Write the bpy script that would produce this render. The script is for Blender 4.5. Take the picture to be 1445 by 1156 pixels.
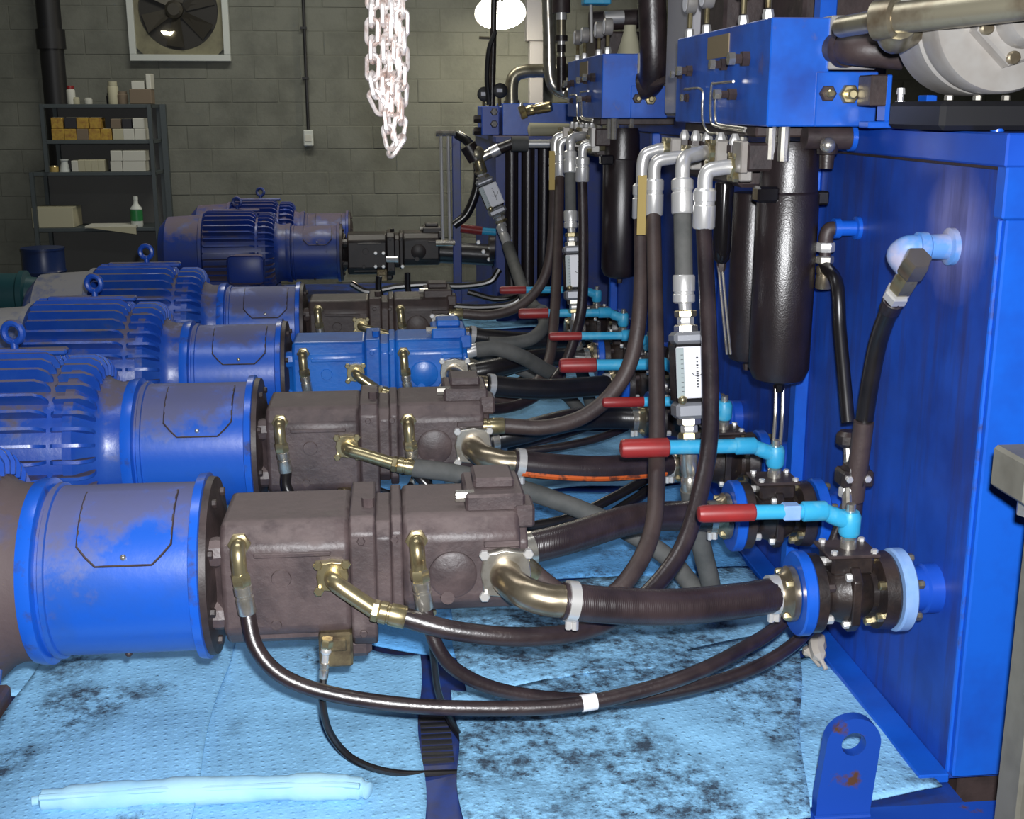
import bpy, bmesh, math, random
from mathutils import Vector, Matrix
random.seed(7)
scene = bpy.context.scene
for o in list(bpy.data.objects): bpy.data.objects.remove(o)
COL = scene.collection
V = Vector; PI = math.pi

# ------------------------------------------------------------------ camera
FPX, IW, IH = 1718.0, 1445.0, 1156.0
TH = math.atan(428 / FPX); PSI = math.atan(177.5 * math.cos(TH) / FPX)
CAM = V((0, 0, 1.45))
FW = V((math.sin(PSI) * math.cos(TH), math.cos(PSI) * math.cos(TH), -math.sin(TH)))
RT = V((math.cos(PSI), -math.sin(PSI), 0)); UP = RT.cross(FW)
cd = bpy.data.cameras.new('camera'); cam = bpy.data.objects.new('camera', cd); COL.objects.link(cam)
cd.sensor_width = 36.0; cd.lens = FPX / IW * 36.0; cd.clip_start = 0.05; cd.clip_end = 60
M = Matrix((RT, UP, -FW)).transposed().to_4x4(); M.translation = CAM
cam.matrix_world = M; scene.camera = cam

# ------------------------------------------------------------------ light
w = bpy.data.worlds.new('world'); scene.world = w; w.use_nodes = True
w.node_tree.nodes['Background'].inputs[0].default_value = (0.5, 0.55, 0.6, 1)
w.node_tree.nodes['Background'].inputs[1].default_value = 0.05
def light(name, typ, loc, energy, color=(1, 1, 1), size=0.1, size_y=None, rot=(0, 0, 0)):
    d = bpy.data.lights.new(name, typ); d.energy = energy; d.color = color
    if typ == 'AREA':
        d.size = size
        if size_y: d.shape = 'RECTANGLE'; d.size_y = size_y
    else: d.shadow_soft_size = size
    o = bpy.data.objects.new(name, d); o.location = loc; o.rotation_euler = rot; COL.objects.link(o); return o
fl = light('camera_flash', 'SPOT', CAM + UP * 0.085 + RT * 0.035, 530, (0.97, 0.98, 1.0), 0.025)
fl.rotation_euler = M.to_euler(); fl.data.spot_size = math.radians(74); fl.data.spot_blend = 0.5
light('ceiling_lamp', 'AREA', (-0.6, 3.0, 4.0), 32, (0.95, 0.97, 1.0), 2.6, 0.5)
light('ceiling_lamp', 'AREA', (-0.6, 8.8, 4.0), 88, (1.0, 0.97, 0.86), 2.6, 0.5)
vs = scene.view_settings
vs.view_transform = 'Standard'; vs.look = 'None'; vs.gamma = 1.0; vs.exposure = 0.0; vs.use_curve_mapping = False

# ------------------------------------------------------------------ helpers
def P(x, y, Y=None, X=None, Z=None):
    """photo pixel -> world point on a plane of known depth / side / height"""
    r = FW + RT * ((x - IW / 2) / FPX) + UP * ((IH / 2 - y) / FPX)
    if Y is not None: t = (Y - CAM.y) / r.y
    elif X is not None: t = (X - CAM.x) / r.x
    else: t = (Z - CAM.z) / r.z
    return CAM + r * t

class MB:
    def __init__(s): s.v = []; s.f = []; s.smooth = True
    def add(s, v, f):
        n = len(s.v); s.v += [V(p) for p in v]; s.f += [tuple(i + n for i in q) for q in f]; return s
    def box(s, x0, x1, y0, y1, z0, z1, ch=0.0, rot=None, seg=1):
        if ch > 0:
            bm = bmesh.new(); bmesh.ops.create_cube(bm, size=1)
            for q in bm.verts: q.co = V((q.co.x * (x1 - x0), q.co.y * (y1 - y0), q.co.z * (z1 - z0)))
            bmesh.ops.bevel(bm, geom=bm.edges[:], offset=ch, segments=seg, affect='EDGES', profile=0.5)
            bm.verts.index_update()
            vv = [q.co.copy() for q in bm.verts]; ff = [[q.index for q in fc.verts] for fc in bm.faces]; bm.free()
        else:
            a, b, c = (x1 - x0) / 2, (y1 - y0) / 2, (z1 - z0) / 2
            vv = [V((i * a, j * b, k * c)) for i in (-1, 1) for j in (-1, 1) for k in (-1, 1)]
            ff = [(0, 1, 3, 2), (4, 6, 7, 5), (0, 4, 5, 1), (2, 3, 7, 6), (0, 2, 6, 4), (1, 5, 7, 3)]
        cen = V(((x0 + x1) / 2, (y0 + y1) / 2, (z0 + z1) / 2))
        if rot: vv = [rot @ q for q in vv]
        return s.add([q + cen for q in vv], ff)
    def lathe(s, prof, org=(0, 0, 0), ax=(0, 0, 1), n=24, ph=0.0):
        """prof: (t along axis, radius) pairs; ends are capped"""
        ax = V(ax).normalized(); org = V(org)
        u = ax.orthogonal().normalized() if abs(ax.z) > 0.9 else V((0, 0, 1)).cross(ax).normalized()
        q = ax.cross(u); vv = []; ff = []
        for t, r in prof:
            for k in range(n):
                a = 2 * PI * k / n + ph
                vv.append(org + ax * t + (u * math.cos(a) + q * math.sin(a)) * max(r, 1e-5))
        for i in range(len(prof) - 1):
            for k in range(n):
                k2 = (k + 1) % n; ff.append((i * n + k, i * n + k2, (i + 1) * n + k2, (i + 1) * n + k))
        ff.append(tuple(range(n - 1, -1, -1))); ff.append(tuple((len(prof) - 1) * n + k for k in range(n)))
        return s.add(vv, ff)
    def cyl(s, a, b, r, n=16, r2=None, ph=0.0):
        a, b = V(a), V(b); return s.lathe([(0, r), ((b - a).length, r if r2 is None else r2)], a, b - a, n, ph)
    def tube(s, pts, r, n=12, k=6, smooth=True):
        pts = spline(pts, k) if smooth and len(pts) > 2 else [V(p) for p in pts]
        m = len(pts); rs = r if isinstance(r, (list, tuple)) else [r] * m
        if len(rs) != m: rs = [rs[int(i * (len(rs) - 1) / max(1, m - 1))] for i in range(m)]
        tg = [(pts[min(i + 1, m - 1)] - pts[max(i - 1, 0)]).normalized() for i in range(m)]
        u = tg[0].orthogonal().normalized(); vv = []; ff = []
        for i in range(m):
            u = (u - tg[i] * u.dot(tg[i])).normalized(); q = tg[i].cross(u)
            for j in range(n):
                a = 2 * PI * j / n; vv.append(pts[i] + (u * math.cos(a) + q * math.sin(a)) * rs[i])
        for i in range(m - 1):
            for j in range(n):
                j2 = (j + 1) % n; ff.append((i * n + j, i * n + j2, (i + 1) * n + j2, (i + 1) * n + j))
        ff.append(tuple(range(n - 1, -1, -1))); ff.append(tuple((m - 1) * n + j for j in range(n)))
        return s.add(vv, ff)
    def prism(s, poly, axis, a0, a1):
        """poly in the two other coordinates (cyclic x,y,z order dropped axis), extruded along axis a0..a1"""
        def mk(p, t): return V((t, p[0], p[1])) if axis == 'x' else V((p[0], t, p[1])) if axis == 'y' else V((p[0], p[1], t))
        n = len(poly); vv = [mk(p, a0) for p in poly] + [mk(p, a1) for p in poly]
        ff = [tuple(range(n)), tuple(range(2 * n - 1, n - 1, -1))] + [(i, (i + 1) % n, n + (i + 1) % n, n + i) for i in range(n)]
        return s.add(vv, ff)
    def torus(s, c, ax, R, r, n=24, m=8):
        ax = V(ax).normalized(); u = ax.orthogonal().normalized(); q = ax.cross(u); c = V(c); vv = []; ff = []
        for i in range(n):
            a = 2 * PI * i / n; d = u * math.cos(a) + q * math.sin(a)
            for j in range(m):
                b = 2 * PI * j / m; vv.append(c + d * (R + r * math.cos(b)) + ax * (r * math.sin(b)))
        for i in range(n):
            for j in range(m): ff.append((i * m + j, ((i + 1) % n) * m + j, ((i + 1) % n) * m + (j + 1) % m, i * m + (j + 1) % m))
        return s.add(vv, ff)
    def ball(s, c, r, n=10):
        m = 6; return s.lathe([(-r * math.cos(PI * i / m), r * math.sin(PI * i / m)) for i in range(m + 1)], c, (0, 0, 1), n)
    def build(s, name, mat, parent=None, ang=35, bev=0):
        me = bpy.data.meshes.new(name); off = parent_loc(parent)
        me.from_pydata([tuple(p - off) for p in s.v], [], s.f); me.validate()
        bm = bmesh.new(); bm.from_mesh(me); bmesh.ops.recalc_face_normals(bm, faces=bm.faces[:]); bm.to_mesh(me); bm.free()
        for p in me.polygons: p.use_smooth = True
        me.set_sharp_from_angle(angle=math.radians(ang)); me.materials.append(MT[mat] if isinstance(mat, str) else mat)
        o = bpy.data.objects.new(name, me); COL.objects.link(o)
        if parent: o.parent = parent
        if bev:
            b = o.modifiers.new('bevel', 'BEVEL'); b.width = bev; b.segments = 2; b.limit_method = 'ANGLE'; b.angle_limit = 0.6
        return o
def parent_loc(p):
    l = V((0, 0, 0))
    while p: l = l + p.location; p = p.parent
    return l
def spline(pts, k=6):
    pts = [V(p) for p in pts]; q = [pts[0] * 2 - pts[1]] + pts + [pts[-1] * 2 - pts[-2]]; out = []
    for i in range(1, len(q) - 2):
        a, b, c, d = q[i - 1:i + 3]
        for j in range(k):
            t = j / k
            out.append(0.5 * ((2 * b) + (c - a) * t + (2 * a - 5 * b + 4 * c - d) * t * t + (3 * b - a - 3 * c + d) * t ** 3))
    out.append(pts[-1]); return out
LAB = {}
def tag(o, label, cat, group=None, kind=None, **fmt):
    LAB[o.name] = label
    o['label'] = label.format(**fmt) if fmt else label
    if cat: o['category'] = cat
    if group: o['group'] = group
    if kind: o['kind'] = kind
    return o
def thing(name, loc, label, cat, group=None, **fmt):
    o = bpy.data.objects.new(name, None); o.empty_display_size = 0.05; o.location = loc; COL.objects.link(o)
    return tag(o, label, cat, group, **fmt)
def struct(o): o['kind'] = 'structure'; return o
def copy_tree(o, off=None, parent=None, **fmt):
    c = o.copy(); COL.objects.link(c); c.parent = parent
    if off is not None: c.location = o.location + V(off)
    if parent is None and o.name in LAB:
        LAB[c.name] = LAB[o.name]; c['label'] = LAB[o.name].format(**fmt)
    for ch in [x for x in bpy.data.objects if x.parent == o]: copy_tree(ch, None, c)
    return c

# ------------------------------------------------------------------ materials
MT = {}
def nt(name):
    m = bpy.data.materials.new(name); m.use_nodes = True; t = m.node_tree; b = t.nodes['Principled BSDF']; MT[name] = m; return t, b
def N(t, typ, **kw):
    n = t.nodes.new(typ)
    for k, v in kw.items():
        if k.startswith('i_'): n.inputs[k[2:]].default_value = v
        else: setattr(n, k, v)
    return n
def noise(t, scale, detail=4, rough=0.6, vec=None):
    n = N(t, 'ShaderNodeTexNoise'); n.inputs['Scale'].default_value = scale; n.inputs['Detail'].default_value = detail; n.inputs['Roughness'].default_value = rough
    if vec is None: vec = N(t, 'ShaderNodeNewGeometry').outputs['Position']
    t.links.new(vec, n.inputs['Vector']); return n.outputs['Fac']
def ramp(t, fac, a, b, lo=0.0, hi=1.0):
    r = N(t, 'ShaderNodeMapRange'); r.inputs['From Min'].default_value = a; r.inputs['From Max'].default_value = b
    r.inputs['To Min'].default_value = lo; r.inputs['To Max'].default_value = hi; t.links.new(fac, r.inputs['Value']); return r.outputs['Result']
def mix(t, fac, c1, c2):
    m = N(t, 'ShaderNodeMix', data_type='RGBA')
    for s, c in ((6, c1), (7, c2)):
        if isinstance(c, tuple): m.inputs[s].default_value = (*c, 1)
        else: t.links.new(c, m.inputs[s])
    if isinstance(fac, (int, float)): m.inputs[0].default_value = fac
    else: t.links.new(fac, m.inputs[0])
    return m.outputs[2]
def mth(t, op, a, b=0.0):
    m = N(t, 'ShaderNodeMath', operation=op)
    for i, x in enumerate((a, b)):
        if isinstance(x, (int, float)): m.inputs[i].default_value = x
        else: t.links.new(x, m.inputs[i])
    return m.outputs[0]
def mk(name, col, rough=0.5, metal=0.0, col2=None, nsc=9.0, lo=0.42, hi=0.66, dust=None, bump=None, spec=0.5, emit=None):
    t, b = nt(name); c = col
    if col2: c = mix(t, ramp(t, noise(t, nsc), lo, hi), col, col2)
    rg = None
    if dust:      # settled dust / caked grime on upward faces: (colour, amount, noise scale)
        g = N(t, 'ShaderNodeNewGeometry'); sx = N(t, 'ShaderNodeSeparateXYZ'); t.links.new(g.outputs['Normal'], sx.inputs[0])
        up = ramp(t, sx.outputs['Z'], 0.25, 0.95)
        ns = noise(t, dust[2], 6, 0.65)
        fac = mth(t, 'MULTIPLY', ramp(t, mth(t, 'ADD', mth(t, 'MULTIPLY', up, 0.32), ns), 0.62, 0.78), dust[1])
        c = mix(t, fac, c, dust[0])
        rg = ramp(t, fac, 0, 1, rough, 0.85)
    if isinstance(c, tuple): b.inputs['Base Color'].default_value = (*c, 1)
    else: t.links.new(c, b.inputs['Base Color'])
    if rg is not None: t.links.new(rg, b.inputs['Roughness'])
    else: b.inputs['Roughness'].default_value = rough
    b.inputs['Metallic'].default_value = metal; b.inputs['Specular IOR Level'].default_value = spec
    if bump:
        bp = N(t, 'ShaderNodeBump'); bp.inputs['Strength'].default_value = bump[1]; bp.inputs['Distance'].default_value = 0.004
        t.links.new(noise(t, bump[0], 5), bp.inputs['Height']); t.links.new(bp.outputs[0], b.inputs['Normal'])
    if emit: b.inputs['Emission Color'].default_value = (*emit[0], 1); b.inputs['Emission Strength'].default_value = emit[1]
    return MT[name]
BROWN = (0.13, 0.09, 0.075)
mk('motor_blue', (0.010, 0.062, 0.37), 0.34, 0, (0.02, 0.085, 0.38), 7, dust=((0.10, 0.075, 0.07), 0.85, 7), bump=(60, 0.15), spec=0.7)
mk('fan_cover', (0.045, 0.075, 0.20), 0.5, 0, (0.02, 0.08, 0.38), 6, dust=((0.26, 0.25, 0.23), 0.9, 6))
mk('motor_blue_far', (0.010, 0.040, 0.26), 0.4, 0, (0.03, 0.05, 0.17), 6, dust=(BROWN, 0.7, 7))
mk('dusty_motor', (0.085, 0.060, 0.062), 0.7, 0, (0.04, 0.06, 0.18), 6, 0.52, 0.75, bump=(50, 0.3))
mk('housing_blue', (0.009, 0.095, 0.52), 0.33, 0, (0.02, 0.085, 0.36), 5, 0.5, 0.75, dust=((0.105, 0.085, 0.10), 0.7, 5), bump=(40, 0.10), spec=0.85)
mk('rim_blue', (0.010, 0.105, 0.58), 0.28, 0, (0.04, 0.06, 0.2), 20, 0.55, 0.7, spec=0.8)
mk('tank_blue', (0.008, 0.060, 0.40), 0.38, 0, (0.012, 0.085, 0.52), 2.5)
mk('bright_blue', (0.008, 0.105, 0.58), 0.32, 0, (0.01, 0.07, 0.42), 5, 0.45, 0.75, bump=(30, 0.1), spec=0.7)
mk('block_blue', (0.010, 0.115, 0.58), 0.34, 0, (0.012, 0.06, 0.34), 6, 0.42, 0.7, dust=(BROWN, 0.5, 12), spec=0.6)
mk('worn_blue', (0.008, 0.055, 0.34), 0.42, 0, (0.085, 0.04, 0.02), 14, 0.6, 0.68)
mk('tray_blue', (0.010, 0.040, 0.22), 0.45, 0, (0.03, 0.03, 0.06), 8)
mk('pump_blue', (0.010, 0.15, 0.58), 0.33, 0, (0.01, 0.10, 0.45), 6, spec=0.7, bump=(50, 0.2))
mk('pump_brown', (0.090, 0.064, 0.064), 0.48, 0, (0.048, 0.034, 0.036), 11, 0.38, 0.64, bump=(45, 0.45), dust=((0.15, 0.115, 0.11), 0.6, 10), spec=0.6)
mk('pump_dark', (0.040, 0.028, 0.026), 0.5, 0, (0.065, 0.045, 0.04), 9, bump=(45, 0.3))
mk('pump_black', (0.014, 0.011, 0.011), 0.45, 0, (0.03, 0.02, 0.018), 9)
mk('plate_brown', (0.050, 0.034, 0.033), 0.5, 0, (0.024, 0.017, 0.017), 12, bump=(50, 0.3))
mk('rubber', (0.017, 0.011, 0.013), 0.33, 0, (0.036, 0.024, 0.025), 10, spec=0.9, bump=(90, 0.25))
mk('rubber_black', (0.008, 0.007, 0.008), 0.28, 0, (0.014, 0.012, 0.012), 12, spec=0.8)
mk('rubber_brown', (0.062, 0.042, 0.038), 0.5, 0, (0.036, 0.024, 0.024), 8, bump=(90, 0.25), spec=0.6)
mk('sleeve_grey', (0.105, 0.105, 0.100), 0.75, 0, (0.075, 0.078, 0.075), 14)
mk('stripe_orange', (0.55, 0.10, 0.015), 0.5, 0, (0.12, 0.03, 0.015), 30, 0.5, 0.62)
mk('zinc_gold', (0.50, 0.43, 0.25), 0.28, 0.85, (0.26, 0.19, 0.10), 30, 0.5, 0.72)
mk('dull_brass', (0.20, 0.16, 0.09), 0.42, 0.6, (0.07, 0.05, 0.035), 30)
mk('steel', (0.66, 0.63, 0.56), 0.27, 0.85, (0.36, 0.31, 0.24), 25, 0.5, 0.75)
mk('steel_bronze', (0.42, 0.36, 0.26), 0.27, 0.85, (0.24, 0.19, 0.13), 12)
mk('steel_pipe', (0.36, 0.33, 0.24), 0.33, 0.7, (0.17, 0.13, 0.085), 10, 0.45, 0.7)
mk('plated', (0.80, 0.79, 0.77), 0.30, 0.6)
mk('chain_steel', (0.85, 0.80, 0.78), 0.34, 0.5, (0.55, 0.42, 0.37), 40)
mk('cast_grey', (0.40, 0.385, 0.365), 0.42, 0.35, (0.30, 0.27, 0.24), 6)
mk('canister', (0.018, 0.012, 0.013), 0.30, 0, (0.013, 0.009, 0.010), 20, spec=0.9, bump=(240, 0.2))
mk('canister_gloss', (0.008, 0.007, 0.008), 0.15, 0)
mk('valve_black', (0.016, 0.012, 0.012), 0.36, 0, (0.036, 0.024, 0.02), 16, bump=(60, 0.3), spec=0.7)
mk('lever_red', (0.30, 0.022, 0.022), 0.42, 0, (0.20, 0.02, 0.02), 12)
mk('lever_cyan', (0.035, 0.36, 0.62), 0.42, 0, (0.10, 0.42, 0.62), 30, 0.5, 0.7)
mk('flange_pale', (0.26, 0.42, 0.72), 0.45, 0, (0.20, 0.36, 0.68), 16)
mk('meter_grey', (0.34, 0.35, 0.38), 0.4, 0.5)
mk('label_white', (0.80, 0.80, 0.83), 0.5)
mk('ink', (0.015, 0.015, 0.02), 0.6)
mk('scale_grey', (0.36, 0.42, 0.42), 0.4)
mk('tag_yellow', (0.40, 0.29, 0.09), 0.7)
mk('decal_red', (0.45, 0.05, 0.02), 0.5)
mk('plate_tan', (0.22, 0.17, 0.10), 0.5)
mk('cabinet_grey', (0.40, 0.39, 0.41), 0.45)
mk('post_grey', (0.155, 0.15, 0.125), 0.5, 0, (0.11, 0.105, 0.085), 8)
mk('pale_fitting', (0.10, 0.26, 0.60), 0.5, 0, (0.36, 0.36, 0.50), 12)
mk('block', (0.168, 0.174, 0.148), 0.9, 0, (0.122, 0.127, 0.108), 3, bump=(35, 0.7))
mk('mortar', (0.150, 0.155, 0.130), 0.95)
mk('concrete', (0.14, 0.135, 0.12), 0.85, 0, (0.09, 0.085, 0.075), 1.5)
mk('ceiling_paint', (0.35, 0.35, 0.33), 0.9)
mk('black_paint', (0.010, 0.010, 0.012), 0.5)
mk('shelf_grey', (0.065, 0.080, 0.085), 0.5, 0.2)
mk('shelf_back', (0.105, 0.105, 0.10), 0.8)
mk('carton_yellow', (0.42, 0.27, 0.04), 0.7, 0, (0.28, 0.14, 0.03), 30)
mk('carton_white', (0.52, 0.52, 0.46), 0.7)
mk('carton_cream', (0.42, 0.40, 0.28), 0.7)
mk('carton_brown', (0.17, 0.13, 0.09), 0.8)
mk('carton_dark', (0.02, 0.02, 0.025), 0.6)
mk('frame_white', (0.52, 0.55, 0.52), 0.6)
mk('fan_panel', (0.20, 0.19, 0.12), 0.7, 0, (0.13, 0.12, 0.08), 6)
mk('fan_blade', (0.05, 0.045, 0.035), 0.5, 0.3)
mk('fan_dark', (0.018, 0.016, 0.013), 0.6)
mk('bottle_green', (0.02, 0.17, 0.05), 0.4)
mk('teal_dark', (0.012, 0.06, 0.07), 0.4)
mk('drum_blue', (0.008, 0.022, 0.09), 0.35)
mk('lamp_white', (0.9, 0.9, 0.88), 0.5, emit=((1.0, 0.97, 0.9), 2.2))
mk('bulb', (1, 1, 1), 0.4, emit=((1.0, 0.95, 0.85), 30))
mk('daylight_gap', (1, 1, 0.9), 0.5, emit=((1.0, 0.93, 0.65), 6))
mk('sock_white', (0.36, 0.60, 0.74), 0.9, 0, (0.27, 0.52, 0.72), 5, bump=(30, 0.4))
mk('rag', (0.42, 0.38, 0.33), 0.9)

def wrap_rubber(name, col, col2):      # suction hose rubber with the fine wrap marks of its cloth winding
    t, b = nt(name)
    g = N(t, 'ShaderNodeNewGeometry').outputs['Position']
    t.links.new(mix(t, ramp(t, noise(t, 10), 0.4, 0.65), col, col2), b.inputs['Base Color'])
    b.inputs['Roughness'].default_value = 0.33; b.inputs['Specular IOR Level'].default_value = 0.9
    wv = N(t, 'ShaderNodeTexWave', wave_type='BANDS', bands_direction='X'); wv.inputs['Scale'].default_value = 75; wv.inputs['Distortion'].default_value = 2.5
    wv.inputs['Detail'].default_value = 2; t.links.new(g, wv.inputs['Vector'])
    bp = N(t, 'ShaderNodeBump'); bp.inputs['Strength'].default_value = 0.16; bp.inputs['Distance'].default_value = 0.002
    t.links.new(wv.outputs['Fac'], bp.inputs['Height']); t.links.new(bp.outputs[0], b.inputs['Normal'])
wrap_rubber('suction_rubber', (0.019, 0.012, 0.014), (0.038, 0.025, 0.027))
wrap_rubber('suction_black', (0.009, 0.008, 0.009), (0.016, 0.013, 0.013))

def pad_mat(name, col, stain, seed, sc=3.0):
    t, b = nt(name)
    g = N(t, 'ShaderNodeNewGeometry').outputs['Position']
    mp = N(t, 'ShaderNodeMapping'); mp.inputs['Location'].default_value = (seed, seed * 1.7, 0); t.links.new(g, mp.inputs[0]); v = mp.outputs[0]
    big = noise(t, sc, 3, 0.5, v); fine = noise(t, 34, 6, 0.75, v); mid = noise(t, 11, 5, 0.7, v); speck = noise(t, 70, 3, 0.7, v)
    c = mix(t, ramp(t, mid, 0.4, 0.7), col, tuple(x * 0.80 for x in col))
    m1 = mth(t, 'MULTIPLY', ramp(t, big, 0.62 - 0.2 * stain, 0.74 - 0.2 * stain), ramp(t, mth(t, 'ADD', mth(t, 'MULTIPLY', fine, 0.6), mth(t, 'MULTIPLY', mid, 0.4)), 0.44, 0.60))
    m2 = mth(t, 'MULTIPLY', ramp(t, speck, 0.64, 0.70), ramp(t, big, 0.56 - 0.25 * stain, 0.7 - 0.25 * stain))
    c = mix(t, mth(t, 'MINIMUM', mth(t, 'ADD', m1, mth(t, 'MULTIPLY', m2, 0.8)), 0.93), c, (0.030, 0.038, 0.058))
    t.links.new(c, b.inputs['Base Color']); b.inputs['Roughness'].default_value = 0.8; b.inputs['Specular IOR Level'].default_value = 0.25
    # quilted dimples of the absorbent cloth
    sx = N(t, 'ShaderNodeSeparateXYZ'); mr = N(t, 'ShaderNodeMapping'); mr.inputs['Rotation'].default_value = (0, 0, 0.62)
    t.links.new(g, mr.inputs[0]); t.links.new(mr.outputs[0], sx.inputs[0])
    dx = mth(t, 'SINE', mth(t, 'MULTIPLY', sx.outputs['X'], 190)); dy = mth(t, 'SINE', mth(t, 'MULTIPLY', sx.outputs['Y'], 190))
    h = mth(t, 'ADD', mth(t, 'MULTIPLY', ramp(t, mth(t, 'MULTIPLY', dx, dy), 0.5, 1.0), 0.55), mth(t, 'MULTIPLY', mid, 3.0))
    bp = N(t, 'ShaderNodeBump'); bp.inputs['Strength'].default_value = 0.5; bp.inputs['Distance'].default_value = 0.005
    t.links.new(h, bp.inputs['Height']); t.links.new(bp.outputs[0], b.inputs['Normal'])
PADC = (0.27, 0.58, 0.88)
pad_mat('pad_clean', PADC, 0.15, 1.0); pad_mat('pad_light', PADC, 0.45, 4.3); pad_mat('pad_oily', PADC, 1.35, 9.1, 2.6)
pad_mat('pad_dimmed', (0.13, 0.42, 0.84), 0.6, 2.2)  # deeper blue: light falloff over the middle rows put into the pad colour

def tank_mat():      # tank paint with the pale over-sprayed patch round the upper return fitting
    t, b = nt('tank_face')
    pos = N(t, 'ShaderNodeNewGeometry').outputs['Position']
    c = mix(t, ramp(t, noise(t, 2.2, 5), 0.38, 0.62), (0.009, 0.042, 0.28), (0.014, 0.085, 0.50))
    d = N(t, 'ShaderNodeVectorMath', operation='DISTANCE'); t.links.new(pos, d.inputs[0]); d.inputs[1].default_value = (1.2, 2.50, 1.19)
    dn = mth(t, 'ADD', d.outputs['Value'], mth(t, 'MULTIPLY', noise(t, 9, 4), 0.10))
    c = mix(t, ramp(t, dn, 0.11, 0.21, 0.5, 0.0), c, (0.30, 0.28, 0.48))
    sx = N(t, 'ShaderNodeSeparateXYZ'); t.links.new(pos, sx.inputs[0])
    st = N(t, 'ShaderNodeMapping'); st.inputs['Scale'].default_value = (1, 9, 0.8); t.links.new(pos, st.inputs[0])
    g = ramp(t, noise(t, 1.6, 5, 0.7, st.outputs[0]), 0.48, 0.72)
    c = mix(t, mth(t, 'MULTIPLY', g, 0.75), c, (0.03, 0.026, 0.085))
    t.links.new(c, b.inputs['Base Color']); b.inputs['Roughness'].default_value = 0.42
tank_mat()
print('materials', len(MT))

# ------------------------------------------------------------------ room
WY = 11.2; FZ = -0.15
struct(MB().box(-4.2, 6.2, -2.2, 12, FZ - 0.1, FZ).build('floor', 'concrete'))
struct(MB().box(-4.2, 6.2, -2.2, 12, 4.3, 4.4).build('ceiling', 'ceiling_paint'))
struct(MB().box(-4.3, -4.2, -2.2, 12, FZ, 4.3).build('wall_left', 'block'))
struct(MB().box(6.2, 6.3, -2.2, 12, FZ, 4.3).build('wall_right', 'block'))
struct(MB().box(-4.2, 6.2, -2.3, -2.2, FZ, 4.3).build('wall_front', 'block'))
wall = struct(MB().box(-4.2, 6.2, WY + 0.004, WY + 0.2, FZ, 4.3).build('wall_back', 'mortar'))
bm_ = MB().box(-0.199, 0.199, 0, 0.05, -0.0965, 0.0965, 0.003).build('block', 'block')
proto_me = bm_.data; bpy.data.objects.remove(bm_)
rest = MB(); zc0 = 1.681 - 9 * 0.2; xj = -0.938
for k in range(0, 23):
    zc = zc0 + k * 0.2 + 0.1
    if zc < FZ + 0.09 or zc > 4.2: continue
    off = xj + (0.0 if k % 2 == 0 else 0.203)
    for i in range(-9, 18):
        xc = off + 0.203 + i * 0.406
        if xc < -4 or xc > 6: continue
        if -3.45 < xc < 1.75 and 0.15 < zc < 2.6:
            o = bpy.data.objects.new('block', proto_me); COL.objects.link(o); o.parent = wall
            o.location = (xc, WY + random.uniform(-0.002, 0.003), zc); o.rotation_euler = (0, random.uniform(-.003, .003), 0)
        else: rest.box(xc - 0.198, xc + 0.198, WY, WY + 0.05, zc - 0.095, zc + 0.095)
r_ = rest.build('block', 'block', wall); r_['kind'] = 'stuff'

# wall fan
c = P(252, 14, Y=WY); hw = 0.425
fan = thing('wall_fan', (c.x, WY, c.z), 'square white-framed exhaust fan set high in the block wall', 'fan')
for a, b_ in (((-hw, -hw), (hw, -hw + .055)), ((-hw, hw - .055), (hw, hw)), ((-hw, -hw + .055), (-hw + .055, hw - .055)), ((hw - .055, -hw + .055), (hw, hw - .055))):
    MB().box(c.x + a[0], c.x + b_[0], WY - 0.07, WY - 0.005, c.z + a[1], c.z + b_[1], 0.004).build('frame_rail', 'frame_white', fan)
pm = MB(); n = 32; R0 = 0.335; vv = []; ff = []      # panel with a round opening
for i in range(n):
    a = 2 * PI * i / n + PI / n; ca, sa = math.cos(a), math.sin(a); s = 0.375 / max(abs(ca), abs(sa))
    for rr, yy in ((R0, WY - 0.03), (s, WY - 0.03), (R0, WY - 0.004)): vv.append((c.x + ca * rr, yy, c.z + sa * rr))
for i in range(n):
    j = (i + 1) % n; ff += [(i * 3, i * 3 + 1, j * 3 + 1, j * 3), (i * 3, j * 3, j * 3 + 2, i * 3 + 2)]
pm.add(vv, ff).build('fan_panel', 'fan_panel', fan)
MB().lathe([(0, 0.33), (0.006, 0.33)], (c.x, WY - 0.012, c.z), (0, 1, 0), 32).build('shutter', 'fan_dark', fan)
for i in range(6):
    a = i * PI / 3 + 0.3; d = V((math.cos(a), 0, math.sin(a))); q = V((-math.sin(a), 0, math.cos(a)))
    cc = V((c.x, WY - 0.045, c.z)); m = MB()
    pts = [cc + d * .06 - q * .03 + V((0, .012, 0)), cc + d * .06 + q * .03 - V((0, .012, 0)), cc + d * .30 + q * .11 - V((0, .02, 0)), cc + d * .31 - q * .05 + V((0, .02, 0))]
    m.add([p for p in pts] + [p + V((0, .005, 0)) for p in pts], [(0, 1, 2, 3), (7, 6, 5, 4), (0, 4, 5, 1), (1, 5, 6, 2), (2, 6, 7, 3), (3, 7, 4, 0)])
    m.build('fan_blade', 'fan_blade', fan)
MB().lathe([(0, 0.05), (0.02, 0.075), (0.05, 0.078)], (c.x - 0.03, WY - 0.09, c.z + 0.0), (0, 1, 0), 20).build('hub', 'fan_blade', fan)
g = P(236, 46, Y=WY - 0.055)
MB().prism([(g.x - .055, g.z + .012), (g.x - .03, g.z - .02), (g.x + .03, g.z - .024), (g.x + .06, g.z + .012), (g.x + .02, g.z + .005), (g.x - .01, g.z + .012)], 'y', g.y, g.y + 0.004).build('daylight_gap', 'daylight_gap', fan)

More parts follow.
